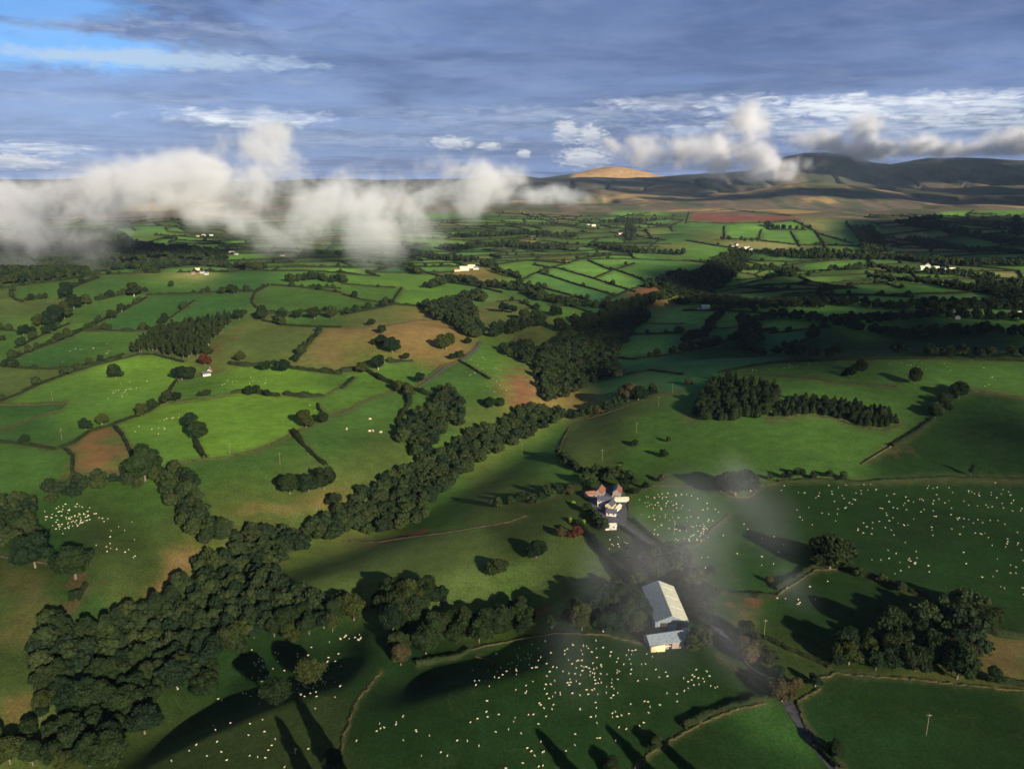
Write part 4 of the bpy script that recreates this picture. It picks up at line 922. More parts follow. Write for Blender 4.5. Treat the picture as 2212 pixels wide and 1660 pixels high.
# ------------------------------------------------------------------ sheep
def sheep_mesh(rg):
    V, F = qsphere(8, 6); b = V * np.array([.66, .32, .36]) + np.array([0, 0, .62]); parts = [(b, F)]
    parts.append((V * np.array([.17, .11, .13]) + np.array([.74, 0, .74 if rg.random() < .5 else .42]), F))
    parts.append((V * np.array([.2, .13, .16]) + np.array([.6, 0, .66]), F))
    for sx in (-.38, .36):
        for sy in (-.15, .15): parts.append(tube([(sx, sy, -.1), (sx, sy, .5)], [.05, .07], 5))
    return join(parts)
M['wool'] = simple('wool', (.50, .43, .26), (.70, .62, .40), 2.0)
M['cowhide'] = simple('cow_hide', (.55, .38, .22), (.75, .6, .42), 1.0)
SM = [me_of('sheep', sheep_mesh(np.random.default_rng(k)), M['wool']) for k in range(3)]
SH = []
def flock(P, n, label, clust=0.5, sz=1.0):
    W = wpoly(P + [P[0]], 16)[:, :2]; x0, y0 = W.min(0); x1, y1 = W.max(0); cs = []; k = 0; tries = 0
    while k < n and tries < 20000:
        tries += 1
        if cs and rnd.random() < clust:
            c = rnd.choice(cs[-14:]); x = c[0] + rnd.gauss(0, 8); y = c[1] + rnd.gauss(0, 8)
        else: x = rnd.uniform(x0, x1); y = rnd.uniform(y0, y1)
        if inpoly(np.array([x]), np.array([y]), W)[0]:
            cs.append((x, y)); SH.append((math.hypot(x, y), x, y, label, sz)); k += 1
flock(T(1, 2, '850,960 1300,830 1700,830 2150,960 2212,1250 1800,1500 1600,1659 600,1659 700,1400 850,1250'), 230, 'white sheep grazing in the bottom pasture below the barn', .55)
flock(T(1, 2, '60,1450 400,1260 700,1350 700,1659 0,1659'), 14, 'white sheep in the lower left of the bottom pasture', .2)
flock(T(2, 2, '0,960 220,1040 260,1120 80,1180 0,1200'), 18, 'white sheep at the right end of the bottom pasture', .6)
flock(T(2, 1, '620,1490 2212,1460 2212,1660 600,1660'), 95, 'white sheep in the upper right flock pasture', .4)
flock(T(2, 2, '400,0 2212,0 2212,700 2000,600 1750,500 1200,350 1000,100 420,60'), 100, 'white sheep in the right flock pasture behind the oak', .5)
flock(T(1, 1, '1900,1560 2180,1500 2212,1659 1960,1659'), 20, 'white sheep in the round farm paddock', .3)
flock(S('1400,1060 1500,1060 1560,1095 1545,1125 1480,1180 1420,1175 1375,1110'), 75, 'white sheep in the round farm paddock', .4)
flock(S('1470,1172 1500,1150 1535,1125 1530,1145 1500,1172 1478,1184'), 22, 'sheep crowding the wall corner of the farm paddock', .8)
flock(T(0, 2, '1500,900 1900,850 2212,820 2212,1300 1950,1230 1300,1250 1350,1100'), 85, 'sheep on the shaded slope below the lower left wood', .5)
flock(T(1, 2, '-20,790 150,790 180,830 0,840'), 14, 'sheep bunched at the top of the shaded slope', .8)
flock(T(0, 2, '1100,1450 1800,1250 2150,1230 2000,1659 1100,1659'), 26, 'white sheep in the bottom left corner pasture', .4)
flock(T(0, 2, '280,-60 520,-60 700,0 700,60 520,70 480,120 400,140 300,70'), 85, 'sheep of the dense left flock', .8)
flock(T(0, 2, '480,130 900,50 880,360 600,230'), 16, 'sheep straying below the dense left flock', .2)
flock(S('1290,1160 1340,1150 1380,1215 1330,1210'), 16, 'sheep in the small field between the lanes', .5)
flock(S('1500,1130 1560,1110 1720,1170 1680,1230 1500,1230'), 18, 'sheep in the misty field right of the farm', .3)
flock(T(2, 2, '600,400 950,420 1000,520 720,620 600,560'), 12, 'sheep under the bank of the oak pasture', .6)
flock(T(2, 1, '320,765 600,705 900,690 900,710 600,735 400,760'), 18, 'sheep along the brow of the right hill', .3)
flock(T(2, 1, '1150,740 1400,685 2050,690 2000,860 1400,720'), 18, 'sheep on top of the right hill', .2)
flock(T(1, 1, '880,580 1050,650 1080,900 850,900 780,760'), 26, 'sheep on the valley pasture left of the gorge', .4)
for s, n in [('680,800 960,800 980,930 660,930', 20), ('1450,790 1750,790 1720,830 1440,840', 14), ('850,1100 1200,1000 1200,1200 850,1200', 14), ('60,640 720,560 700,680 120,700', 14), ('500,180 1200,150 1200,220 500,250', 14), ('2000,850 2212,900 2212,1100 2000,1100', 3)]:
    flock(T(0, 1, s), n, 'sheep far up on the left hillside fields', .5)
flock(T(1, 1, '0,1040 260,1040 270,1170 0,1170'), 0, '', 0)
SH.sort(); cows = T(1, 1, '185,1062 35,1127 185,1140 205,1138 255,1148')
rest = []
for n, (d, x, y, lb, sz) in enumerate(SH):
    z = float(height(x, y)); a = rnd.uniform(0, 6.28); s = rnd.uniform(.52, .70) * sz
    if n < 298:
        o = bpy.data.objects.new('sheep', SM[n % 3]); COL.objects.link(o); o.location = (x, y, z); o.rotation_euler = (0, 0, a); o.scale = (s, s, s)
        tag(o, lb, 'sheep', 'sheep grazing in the pastures')
    else:
        g = sheep_mesh(rgt); V = g[0] * s * 1.15
        rest.append((np.stack([V[:, 0] * math.cos(a) - V[:, 1] * math.sin(a), V[:, 0] * math.sin(a) + V[:, 1] * math.cos(a), V[:, 2]], 1) + np.array([x, y, z]), g[1]))
V, F = join(rest); tag(mesh_obj('far_flocks', V, F, M['wool']), 'pale specks of the more distant sheep on the upper pastures', 'sheep', kind='stuff')
cwm = None
for (u, v), lb in zip(cows, ['topmost cream cow of the five in the steep field', 'leftmost cream cow of the five in the steep field', 'left cow of the close pair in the steep field', 'right cow of the close pair in the steep field', 'brown cow lowest on the right in the steep field']):
    w = ground(u, v)[0]
    if cwm is None: cwm = me_of('cow', sheep_mesh(rgt), M['cowhide'])
    o = bpy.data.objects.new('cow', cwm); COL.objects.link(o); o.location = w; o.scale = (1.9, 1.9, 1.9); o.rotation_euler = (0, 0, rnd.uniform(0, 6)); tag(o, lb, 'cow', 'cows in the steep field')

# ------------------------------------------------------------------ lanes and yard
M['tarmac'] = simple('lane_tarmac', (.045, .045, .05), (.085, .08, .085), .4)
M['yard'] = simple('yard_concrete', (.07, .07, .08), (.13, .12, .13), .3)
def strip(name, P, w, m, label, zup=.12):
    W = wpoly(P, 4)[:, :2]; C, L = resample(W, 2.5)
    for _ in range(3): C[1:-1] = (C[:-2] + 2 * C[1:-1] + C[2:]) / 4
    tan = np.gradient(C, axis=0); tan /= np.linalg.norm(tan, axis=1, keepdims=True) + 1e-9; nor = np.stack([-tan[:, 1], tan[:, 0]], 1)
    cols = [C + nor * o * w for o in (-.5, -.17, .17, .5)]
    V = np.stack([np.column_stack([c, height(c[:, 0], c[:, 1]) + zup]) for c in cols], 1).reshape(-1, 3)
    n = len(C); i = np.arange(n - 1)[:, None] * 4; j = np.arange(3)[None]
    F = np.stack([i + j, i + j + 1, i + 4 + j + 1, i + 4 + j], -1).reshape(-1, 4)
    tag(mesh_obj(name, V, F, m), label, 'lane', kind='structure')
strip('lane', S('1330,1115 1352,1135 1390,1165 1425,1195 1465,1215') + T(2, 2, '60,420 130,560 200,700 290,850 400,960 540,1080 660,1200 740,1330 850,1490 960,1620 1020,1720'), 4.5, M['tarmac'], 'dark lane from the farm down past the barn')
strip('track', T(1, 1, '500,850 590,790 680,722 770,690 860,620 900,560'), 3, M['yard'], 'pasture lane between two banks', .1)
yp = [ground(u, v)[0] for u, v in S('1268,1070 1290,1050 1335,1048 1352,1070 1356,1100 1350,1135 1325,1140 1300,1130 1285,1105')]
# triangulated yard draped over the ground
def drape(name, P, m, label, zup=.14):
    P = np.array(P)[:, :2]; c = P.mean(0); V = []; n = len(P); K = 10
    V.append(c)
    Pd = []
    for a, b in zip(P, np.roll(P, -1, 0)):
        for t in np.linspace(0, 1, 7)[:-1]: Pd.append(a + (b - a) * t)
    Pd = np.array(Pd); n = len(Pd)
    for k in range(1, K + 1): V += list(c + (Pd - c) * k / K)
    V = np.array(V); V = np.column_stack([V, height(V[:, 0], V[:, 1]) + zup]); F = [(0, 1 + i, 1 + (i + 1) % n) for i in range(n)]
    for k in range(K - 1):
        for i in range(n): F.append((1 + k * n + i, 1 + (k + 1) * n + i, 1 + (k + 1) * n + (i + 1) % n, 1 + k * n + (i + 1) % n))
    tag(mesh_obj(name, V, F, m), label, 'yard', kind='structure')
drape('farmyard', yp, M['yard'], 'dark tarmac yard around the white farmhouse')

# ------------------------------------------------------------------ buildings
def pm(name, c, v=.12, rough=.85, scale=1.0): 
    return simple(name, tuple(x * (1 - v) for x in c), tuple(min(.9, x * (1 + v)) for x in c), scale, rough)
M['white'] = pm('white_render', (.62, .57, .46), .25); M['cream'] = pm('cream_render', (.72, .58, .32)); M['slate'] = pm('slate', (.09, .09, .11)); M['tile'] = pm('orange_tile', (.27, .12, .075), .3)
M['tin'] = pm('grey_sheeting', (.20, .235, .25), .2); M['tinl'] = pm('pale_or_sunlit_sheeting', (.62, .60, .42), .12); M['stone'] = pm('stone', (.30, .24, .19), .2); M['glass'] = pm('dark_glass', (.03, .035, .045), .1, .15); M['blue'] = pm('blue_door', (.10, .22, .38)); M['darkwood'] = pm('dark_boards', (.06, .05, .045)); M['cwhite'] = pm('white_paint', (.8, .8, .78))
def box(x0, x1, y0, y1, z0, z1):
    V = np.array([(x, y, z) for z in (z0, z1) for (x, y) in ((x0, y0), (x1, y0), (x1, y1), (x0, y1))], float)
    F = np.array([(3, 2, 1, 0), (4, 5, 6, 7), (0, 1, 5, 4), (1, 2, 6, 5), (2, 3, 7, 6), (3, 0, 4, 7)])
    return V, F
def gable_wall(L, Wd, h, rise):
    x, y = L / 2, Wd / 2
    V = [(-x, -y, -1.5), (x, -y, -1.5), (x, y, -1.5), (-x, y, -1.5), (-x, -y, h), (x, -y, h), (x, y, h), (-x, y, h), (-x, 0, h + rise), (x, 0, h + rise)]
    F = [(0, 1, 5, 4), (2, 3, 7, 6), (1, 2, 6, 9, 5), (3, 0, 4, 8, 7), (4, 5, 9, 8), (6, 7, 8, 9)]
    return V, F
def slope(L, Wd, h, rise, side, ov=.35, th=.16, up=.03):
    y = Wd / 2 + ov; x = L / 2 + ov; k = rise / (Wd / 2); z0 = h - ov * k + up; z1 = h + rise + up
    V = [(-x, side * y, z0), (x, side * y, z0), (x, 0, z1), (-x, 0, z1), (-x, side * y, z0 + th), (x, side * y, z0 + th), (x, 0, z1 + th), (-x, 0, z1 + th)]
    F = [(0, 1, 2, 3), (7, 6, 5, 4), (0, 4, 5, 1), (1, 5, 6, 2), (2, 6, 7, 3), (3, 7, 4, 0)]
    return V, F
def house(name, cat, label, x, y, rz, L, Wd, h, rise, wallm, roofm, roofm2=None, wins=0, chim=True, door=None, group=None, ribs=0, z=None):
    e = empty(name, (x, y, (float(height(x, y)) if z is None else z)), rz); tag(e, label, cat, group)
    mesh_obj('wall', *gable_wall(L, Wd, h, rise), M[wallm], e)
    for s in (-1, 1):
        r_ = mesh_obj('roof', *slope(L, Wd, h, rise, s), M[roofm if s < 0 or not roofm2 else roofm2], e)
        if s < 0: first = r_
    if ribs:
        pass
    if chim:
        for q in ((-1, 1) if L > 9 else (1,)):
            mesh_obj('chimney', *box(q * (L / 2 - .9) - .45, q * (L / 2 - .9) + .45, -.4, .4, h + rise - .6, h + rise + 1.3), M['stone'], first)
    for k in range(wins):
        wx = -L / 2 + L * (k + .5) / wins
        for s in (-1, 1):
            for lz in ((1.0,) if h < 4 else (.9, 3.3)):
                w = mesh_obj('window', *box(wx - .55, wx + .55, s * Wd / 2 - .05, s * Wd / 2 + .05, lz, lz + 1.2), M['cwhite'], e)
                mesh_obj('pane', *box(wx - .45, wx + .45, s * (Wd / 2 + .01) - .06, s * (Wd / 2 + .01) + .06, lz + .1, lz + 1.1), M['glass'], w)
    if door:
        mesh_obj('door', *box(-.6 * door[1], .6 * door[1], -Wd / 2 - .07, -Wd / 2 + .05, 0, 2.1 * door[1]), M[door[0]], e)
    return e
def at(u, v): return ground(u, v)[0]
def heading(u0, v0, u1, v1):
    a, b = ground([u0, u1], [v0, v1]); return math.atan2(b[1] - a[1], b[0] - a[0]), math.hypot(b[0] - a[0], b[1] - a[1]), (a + b) / 2
# long barn: ridge runs from (1420,1262) to (1455,1335)
rz, Lb, cb = heading(1420, 1291, 1449, 1360)
bh = house('long_barn', 'barn', 'long barn with one grey and one sunlit-toned roof slope', cb[0], cb[1], rz, 32, 15, 5.0, 3.2, 'tin', 'tin', 'tinl', chim=False)  # right slope's sunlit tone is put into its paler roof colour
bar_first = [c for c in bh.children if c.name.startswith('roof')]
for rf, s in zip(bar_first, (-1, 1)):
    for q in range(10):        # skylight strips
        if q % 3 != 1 or s < 0: continue
        x0 = -15 + q * 3; k = 3.2 / 7.5
        V = [(x0, s * 6.6, 5.0 + .9 * k + .22), (x0 + 1.1, s * 6.6, 5.0 + .9 * k + .22), (x0 + 1.1, s * 1.2, 5.0 + 6.3 * k + .22), (x0, s * 1.2, 5.0 + 6.3 * k + .22)]
        mesh_obj('skylight', V, [(0, 1, 2, 3)], M['tinl' if s < 0 else 'cwhite'], rf)
end = 1
mesh_obj('door', *box(15.9, 16.15, -1.2, 2.2, 0, 4.0), M['blue'], bh)
mesh_obj('doorway', *box(15.8, 16.08, -5.2, 5.2, 0, 4.6), M['darkwood'], bh)
mesh_obj('lean_to', *box(16.4, 18.6, 4.8, 7.6, -.5, 2.4), M['cwhite'], bh)
rz2, L2, c2 = heading(1404, 1392, 1474, 1387)
house('low_barn', 'barn', 'low grey roofed barn below the long barn, wall toned as shaded, cream lit end', c2[0], c2[1], rz2, 19, 8, 3.2, 2.4, 'stone', 'tin', 'tin', wins=3, chim=False, door=('darkwood', 1.2))  # darker wall colour stands in for the shade on this wall
mesh_obj('lit_wall_end', *box(-9.7, -3.2, -5.6, -4.06, -1.2, 3.1), M['cream'], bpy.data.objects['low_barn'])  # cream box added to paint the sunlit end of the wall
mesh = house('animal_shed', 'shed', 'small white shed beside the cream lit end of the low barn', *(at(1432, 1398)[:2]), rz2, 5, 2.4, 1.4, .5, 'white', 'tinl', chim=False)
# farm
rz3, L3, c3 = heading(1290, 1085, 1322, 1094)
def hse(u, v, dz, *a, **k):
    w = at(u, v); a = a[:3] + tuple(q * .76 for q in a[3:7]) + a[7:]; return house(a[0], a[1], a[2], w[0], w[1], dz, *a[3:], **k)
hse(1308, 1092, rad(-18), 'farmhouse', 'house', 'cream white farmhouse with dark slate roof in the middle of the farm', 13, 7, 5.6, 3.0, 'white', 'slate', wins=4, door=('blue', 1))
hse(1318, 1099, rad(62), 'house_wing', 'house wing', 'cream wing standing against the right end of the farmhouse', 9, 6, 4.8, 2.6, 'cream', 'slate', wins=2, chim=False)
hse(1320, 1112, rad(-12), 'cottage', 'cottage', 'small white cottage below the farmhouse', 8, 5.5, 3.2, 2.2, 'white', 'slate', wins=2)
hse(1317, 1141, rad(10), 'white_shed', 'shed', 'white painted shed at the lower end of the yard', 9, 5, 3, 1.4, 'white', 'tinl', wins=2, chim=False, door=('white', 1))
hse(1295, 1068, rad(70), 'tiled_barn', 'barn', 'orange tiled barn behind the farmhouse, left of the pair', 12, 7, 4.0, 3.2, 'stone', 'tile', 'tile', wins=1, chim=False)
hse(1333, 1066, rad(78), 'tiled_barn', 'barn', 'orange and grey roofed barn behind the farmhouse, right of the pair', 14, 7, 4.0, 3.2, 'stone', 'tile', 'tin', wins=1, chim=False)
hse(1273, 1072, rad(20), 'tiled_shed', 'shed', 'low orange tiled shed at the left of the farm', 8, 6, 3, 2, 'stone', 'tile', 'tile', chim=False)
hse(1341, 1082, rad(5), 'open_shed', 'shed', 'long low pale roofed shed at the right of the farmyard', 12, 4.5, 2.6, 1.2, 'white', 'tinl', chim=False)
hse(1333, 1100, rad(60), 'cart_shed', 'shed', 'narrow cream shed along the lane side of the yard', 9, 3.5, 2.4, 1.1, 'cream', 'tinl', chim=False)
hse(1275, 1100, rad(15), 'garden_hut', 'hut', 'tiny white hut in the farm garden', 3, 2.4, 2, .8, 'white', 'slate', chim=False)
# far farms and houses: (sheet u, v, scale, rotation, wall, roof, label)
for n, (u, v, s, a, wm, rm, lb) in enumerate([
    (446, 811, 1.0, 30, 'white', 'slate', 'white cottage at the foot of the strip wood'), (453, 803, .8, 100, 'white', 'tile', 'small tiled outhouse behind the white cottage'),
    (427, 585, 1.5, 10, 'cream', 'cream', 'cream barn of the hill farm on the left brow'), (437, 590, 1.1, 60, 'white', 'slate', 'white house of the hill farm'), (446, 593, 1.0, 0, 'white', 'tin', 'low shed right in the hill farm'), (417, 592, .9, 20, 'stone', 'tile', 'stone shed left in the hill farm'),
    (1003, 584, 2.6, 2, 'white', 'tinl', 'large white shed of the cream farm'), (1018, 579, 2.0, 5, 'cream', 'tinl', 'long cream barn of the cream farm'), (1028, 582, 1.5, 0, 'white', 'tin', 'right white building of the cream farm'), (987, 586, 1.6, 10, 'cream', 'tile', 'left low building of the cream farm'),
    (500, 548, 1.6, 10, 'white', 'white', 'left white house under the low cloud'), (510, 550, 1.2, 60, 'white', 'slate', 'right white house under the low cloud'), (440, 510, 1.5, 0, 'white', 'tinl', 'white farm high on the green slope under the cloud'), (456, 509, 1.7, 20, 'white', 'slate', 'right house of the high farm under the cloud'), (427, 511, 1.2, 50, 'cream', 'tile', 'left shed of the high farm under the cloud'), (610, 553, 1.5, 0, 'white', 'slate', 'single white house below the cloud middle'),
    (1600, 537, 2.0, 0, 'white', 'tile', 'left house of the village under the moor'), (1612, 540, 2.6, 20, 'cream', 'tinl', 'large cream barn of the village under the moor'), (1622, 542, 2.2, 70, 'white', 'tin', 'grey roofed shed of the village under the moor'), (1632, 545, 2.0, 10, 'white', 'tinl', 'right pale shed of the village under the moor'), (1580, 533, 1.6, 40, 'stone', 'slate', 'stone house at the left of the moor village'), (1590, 530, 1.6, 100, 'white', 'slate', 'white house at the top of the moor village'),
    (1800, 554, 1.8, 0, 'white', 'slate', 'left white house on the right plain'), (1812, 553, 1.8, 30, 'white', 'tin', 'right white house on the right plain'), (1994, 582, 2.2, 0, 'white', 'tinl', 'left white building among the dark right woods'), (2002, 577, 2.4, 70, 'white', 'white', 'tall white house among the dark right woods'), (2021, 581, 1.5, 0, 'white', 'tinl', 'first small white building right of the tall white house'), (2036, 583, 1.5, 10, 'white', 'slate', 'second small white building right of the tall white house'), (2055, 584, 1.6, 0, 'white', 'tinl', 'outlying white building right of the tall white house'),
    (1523, 667, 1.6, 0, 'white', 'tinl', 'long white building beyond the gorge'), (1512, 668, .9, 20, 'white', 'slate', 'small house beside the long white building beyond the gorge'),
    (2052, 686, 1.2, 30, 'white', 'tinl', 'left white shed of the right edge hamlet'), (2068, 688, 1.4, 60, 'white', 'tin', 'middle house of the right edge hamlet'), (2080, 684, 1.4, 10, 'stone', 'slate', 'dark house of the right edge hamlet'), (2092, 685, 1.2, 90, 'white', 'slate', 'right house of the right edge hamlet'), (2164, 688, 1.2, 0, 'white', 'tinl', 'small white shed near the right edge'), (2190, 684, 2.2, 0, 'white', 'tinl', 'long white shed at the right edge'),
    (1282, 489, 2.2, 0, 'white', 'tinl', 'white farm beside the yellow field'), (1340, 506, 2.0, 0, 'white', 'tile', 'small white farm below the moor'), (1350, 509, 1.6, 30, 'stone', 'tile', 'brown house below the moor'), (1440, 591, 1.5, 0, 'stone', 'tile', 'small tiled farm by the striped fields'), (1448, 588, 1.2, 60, 'white', 'slate', 'small white house by the striped fields'), (1270, 486, 1.6, 40, 'white', 'slate', 'tiny white house left of the white farm under the moor')]):
    w = at(u, v); house('farm_building', 'house', lb, w[0], w[1], rad(a), 7.6 * s, 4.6 * s, 2.7 * s ** .7, 1.8 * s ** .8, wm, rm, wins=3 if s < 1.4 else 0, chim=s < 1.3, group='distant farm buildings')

# parked vehicle, poles, gates
M['pole'] = pm('pole_timber', (.22, .20, .12))
for n, (u, v, hpx) in enumerate([(2001 - 1, 1586, 25), (1649.6, 1376, 26), (1300, 995, 15), (1374, 935, 14), (1422, 877, 13), (1337, 1028, 18), (1127, 980, 24), (1455, 1155, 22), (1452, 848, 15), (134, 950, 15), (497, 984, 14), (605, 1004, 15), (114, 866, 14)]):
    w = at(u, v); e = empty('utility_pole', w); tag(e, uniq('timber utility pole ' + place_words(u, v)), 'pole', 'utility poles crossing the fields')
    mesh_obj('pole', *tube([(0, 0, -.5), (0, 0, 9.2)], [.13, .09], 8), M['pole'], e); mesh_obj('crossarm', *box(-1.0, 1.0, -.09, .09, 8.4, 8.65), M['pole'], e)
def vehicle(u, v, rz, m, label):
    w = at(u, v); e = empty('parked_car', w, rz); tag(e, label, 'car')
    V = [(-2, -.85, .3), (2, -.85, .3), (2, .85, .3), (-2, .85, .3), (-2, -.85, .85), (2, -.85, .8), (2, .85, .8), (-2, .85, .85), (-1.6, -.7, 1.42), (.7, -.7, 1.42), (.7, .7, 1.42), (-1.6, .7, 1.42), (1.2, -.8, .86), (1.2, .8, .86)]
    F = [(0, 1, 5, 12, 4), (1, 2, 6, 5), (2, 3, 7, 13, 6), (3, 0, 4, 7), (4, 12, 9, 8), (12, 13, 10, 9), (13, 7, 11, 10), (7, 4, 8, 11), (8, 9, 10, 11), (5, 6, 13, 12), (3, 2, 1, 0)]
    mesh_obj('body', V, F, M[m], e)
    for sx in (-1.25, 1.25):
        for sy in (-.86, .86):
            a = np.array([(sx + .33 * math.cos(t), sy + q, .33 + .33 * math.sin(t)) for q in (-.08, .08) for t in np.linspace(0, 2 * math.pi, 12)[:-1]])
            mesh_obj('wheel', a, [tuple(range(11)), tuple(range(21, 10, -1))] + [(i, (i + 1) % 11, 11 + (i + 1) % 11, 11 + i) for i in range(11)], M['darkwood'], e)
vehicle(1330, 1104, rad(40), 'cwhite', 'small white car parked in the farmyard')
vehicle(1424, 1348, rad(80), 'tile', 'orange machine parked at the left corner of the barn front')

# ------------------------------------------------------------------ sun, sky
EL, AZS = rad(20), rad(-60)            # the sun stands low behind the right shoulder
sdir = np.array([math.cos(EL) * math.cos(AZS), math.cos(EL) * math.sin(AZS), math.sin(EL)])
sun = bpy.data.lights.new('sun', 'SUN'); sun.energy = 5.0; sun.angle = rad(.5); sun.color = (1, .90, .75)
so = bpy.data.objects.new('sun', sun); COL.objects.link(so)
from mathutils import Vector
so.rotation_euler = Vector(-sdir).to_track_quat('-Z', 'Y').to_euler()
so.location = (500, -500, 900)

world = bpy.data.worlds.new('World'); sc.world = world; world.use_nodes = True
nt = world.node_tree; bg = nt.nodes['Background']; bg.inputs['Strength'].default_value = .1
sky = nd(nt, 'ShaderNodeTexSky'); sky.sky_type = 'NISHITA'; sky.sun_disc = False; sky.sun_elevation = EL
sky.sun_rotation = math.atan2(sdir[0], sdir[1]); sky.altitude = 400; sky.dust_density = .6; sky.ozone_density = 2.5
tc = nd(nt, 'ShaderNodeTexCoord'); sx = nd(nt, 'ShaderNodeSeparateXYZ'); nt.links.new(tc.outputs['Generated'], sx.inputs[0])
X, Y, Z = sx.outputs
az_ = mathn(nt, 'MULTIPLY', mathn(nt, 'ARCTAN2', X, Y), 57.2958); el_ = mathn(nt, 'MULTIPLY', mathn(nt, 'ARCSINE', Z), 57.2958)
zc = mathn(nt, 'ADD', mathn(nt, 'MAXIMUM', Z, 0.0), .045)
cv = nd(nt, 'ShaderNodeCombineXYZ'); nt.links.new(mathn(nt, 'DIVIDE', X, zc), cv.inputs[0]); nt.links.new(mathn(nt, 'DIVIDE', Y, zc), cv.inputs[1])
PL = cv.outputs[0]
cv2 = nd(nt, 'ShaderNodeCombineXYZ'); nt.links.new(az_, cv2.inputs[0]); nt.links.new(mathn(nt, 'MULTIPLY', el_, 3.2), cv2.inputs[1]); AE = cv2.outputs[0]
def aedeg(u, v):
    a, b, c = ray(u, v); return math.degrees(math.atan2(a, b)), math.degrees(math.atan2(float(c), math.hypot(float(a), float(b))))
nA = noise(nt, PL, .42, 6, .58, .6); nB = noise(nt, PL, 1.15, 6, .6, .4); nC = noise(nt, AE, .22, 6, .62, .5); nD = noise(nt, AE, .75, 5, .6, .6); nE = noise(nt, AE, 1.6, 5, .6, .4); nF = noise(nt, PL, 3.2, 5, .62, .3)
K = 10.0 / 1.5 * .83
def col(r, g, b): return (r * K, g * K, b * K)
t = ramp(nt, nA, .42, .60)
base = mixc(nt, t, col(.055, .108, .32), col(.28, .43, .88))
base = mixc(nt, ramp(nt, nB, .48, .68, 0, .65), base, col(.42, .54, .84))
base = mixc(nt, ramp(nt, nC, .5, .68, 0, .55), base, col(.075, .115, .28))
base = mixc(nt, ramp(nt, nF, .46, .70, 0, .38), base, col(.40, .50, .80))
def blob(u, v, ru, rv, soft=.5, amp=1.3, nz=None):
    """soft patch of the sky around a direction, its edge broken by noise"""
    a0, e0 = aedeg(u, v); ra = ru / FPX * 57.3 * .97; re = rv / FPX * 57.3
    dx = mathn(nt, 'DIVIDE', mathn(nt, 'SUBTRACT', az_, a0), ra); dy = mathn(nt, 'DIVIDE', mathn(nt, 'SUBTRACT', el_, e0), re)
    d = mathn(nt, 'SQRT', mathn(nt, 'ADD', mathn(nt, 'MULTIPLY', dx, dx), mathn(nt, 'MULTIPLY', dy, dy)))
    d = mathn(nt, 'ADD', d, mathn(nt, 'MULTIPLY', mathn(nt, 'SUBTRACT', nz if nz is not None else nD, .5), amp))
    return ramp(nt, d, 1.0 + soft * .5, 1.0 - soft * .5)
WH = col(1.25, 1.28, 1.32)
# paler left, darker plain overcast in the middle and to the right
base = mixc(nt, mathn(nt, 'MULTIPLY', blob(150, 260, 520, 150, 1.2, 1.6, nC), .4), base, col(.36, .52, .95))
base = mixc(nt, mathn(nt, 'MULTIPLY', blob(1300, 120, 900, 150, 1.0, 1.0, nC), .5), base, col(.115, .175, .40))
base = mixc(nt, mathn(nt, 'MULTIPLY', blob(1850, 70, 600, 120, 1.2, .8, nC), .35), base, col(.14, .20, .44))
base = mixc(nt, mathn(nt, 'MULTIPLY', blob(1000, 330, 700, 60, .8, 1.4, nC), .4), base, col(.11, .175, .42))
# openings of clear blue upper left
hole = blob(60, 108, 250, 34, .6, 2.4, nC); hole2 = blob(60, 10, 200, 24, .7, 2.2, nC)
skyc = mixc(nt, .75, sky.outputs['Color'], col(.06, .42, 1.2))
base = mixc(nt, hole, base, skyc); base = mixc(nt, mathn(nt, 'MULTIPLY', hole2, .8), base, skyc)
base = mixc(nt, mathn(nt, 'MULTIPLY', blob(330, 128, 260, 14, .8, 2.4), .8), base, col(.62, .78, .97))
# pale bands
for (u, v, ru, rv, am) in [(530, 255, 140, 14, .95), (450, 80, 130, 26, .45), (1950, 232, 260, 17, 1.0), (1780, 236, 130, 14, 1.0), (1500, 222, 160, 12, .7), (1250, 245, 180, 14, .5), (1850, 268, 330, 16, .75), (1600, 240, 160, 10, .6), (1900, 290, 300, 14, .5), (1900, 218, 250, 12, .9), (700, 300, 190, 14, .5), (60, 320, 110, 9, .8), (60, 350, 140, 12, .6), (2130, 245, 120, 18, .5), (120, 60, 90, 12, .4), (1000, 305, 120, 10, .45), (300, 215, 200, 10, .35), (1080, 262, 220, 22, .4), (560, 170, 160, 10, .3)]:
    base = mixc(nt, mathn(nt, 'MULTIPLY', mathn(nt, 'MULTIPLY', blob(u, v, ru, rv, .9, 3.2), mathn(nt, 'MULTIPLY', ramp(nt, nF, .36, .58, .25, 1.), ramp(nt, nC, .38, .6, .35, 1.))), am), base, WH if am > .6 else col(.58, .66, .86))
# small far cumulus heads above the moor
for (u, v, ru, rv) in [(1222, 283, 22, 20), (1275, 292, 26, 16), (1262, 338, 44, 17), (1130, 331, 13, 7), (975, 308, 34, 10), (1060, 315, 20, 6), (15, 345, 40, 12), (85, 352, 30, 8)]:
    base = mixc(nt, mathn(nt, 'MULTIPLY', blob(u, v, ru, rv, .9, 3.4, nE), .85), base, col(1.0, 1.0, 1.02))
    base = mixc(nt, mathn(nt, 'MULTIPLY', blob(u + ru * .1, v + rv * .75, ru * .9, rv * .55, .9, .8), .6), base, col(.42, .48, .66))
mixsky = mixc(nt, .06, base, sky.outputs['Color'])
# below the horizon: dim green-grey ground light
below = ramp(nt, el_, -1.0, -.2)
fin = mixc(nt, below, col(.02, .03, .03), mixsky)
fin = mixc(nt, ramp(nt, el_, 14, 34, 0, .68), fin, col(.012, .018, .03))          # unseen sky overhead darkened to cut the ambient light
nt.links.new(fin, bg.inputs['Color'])

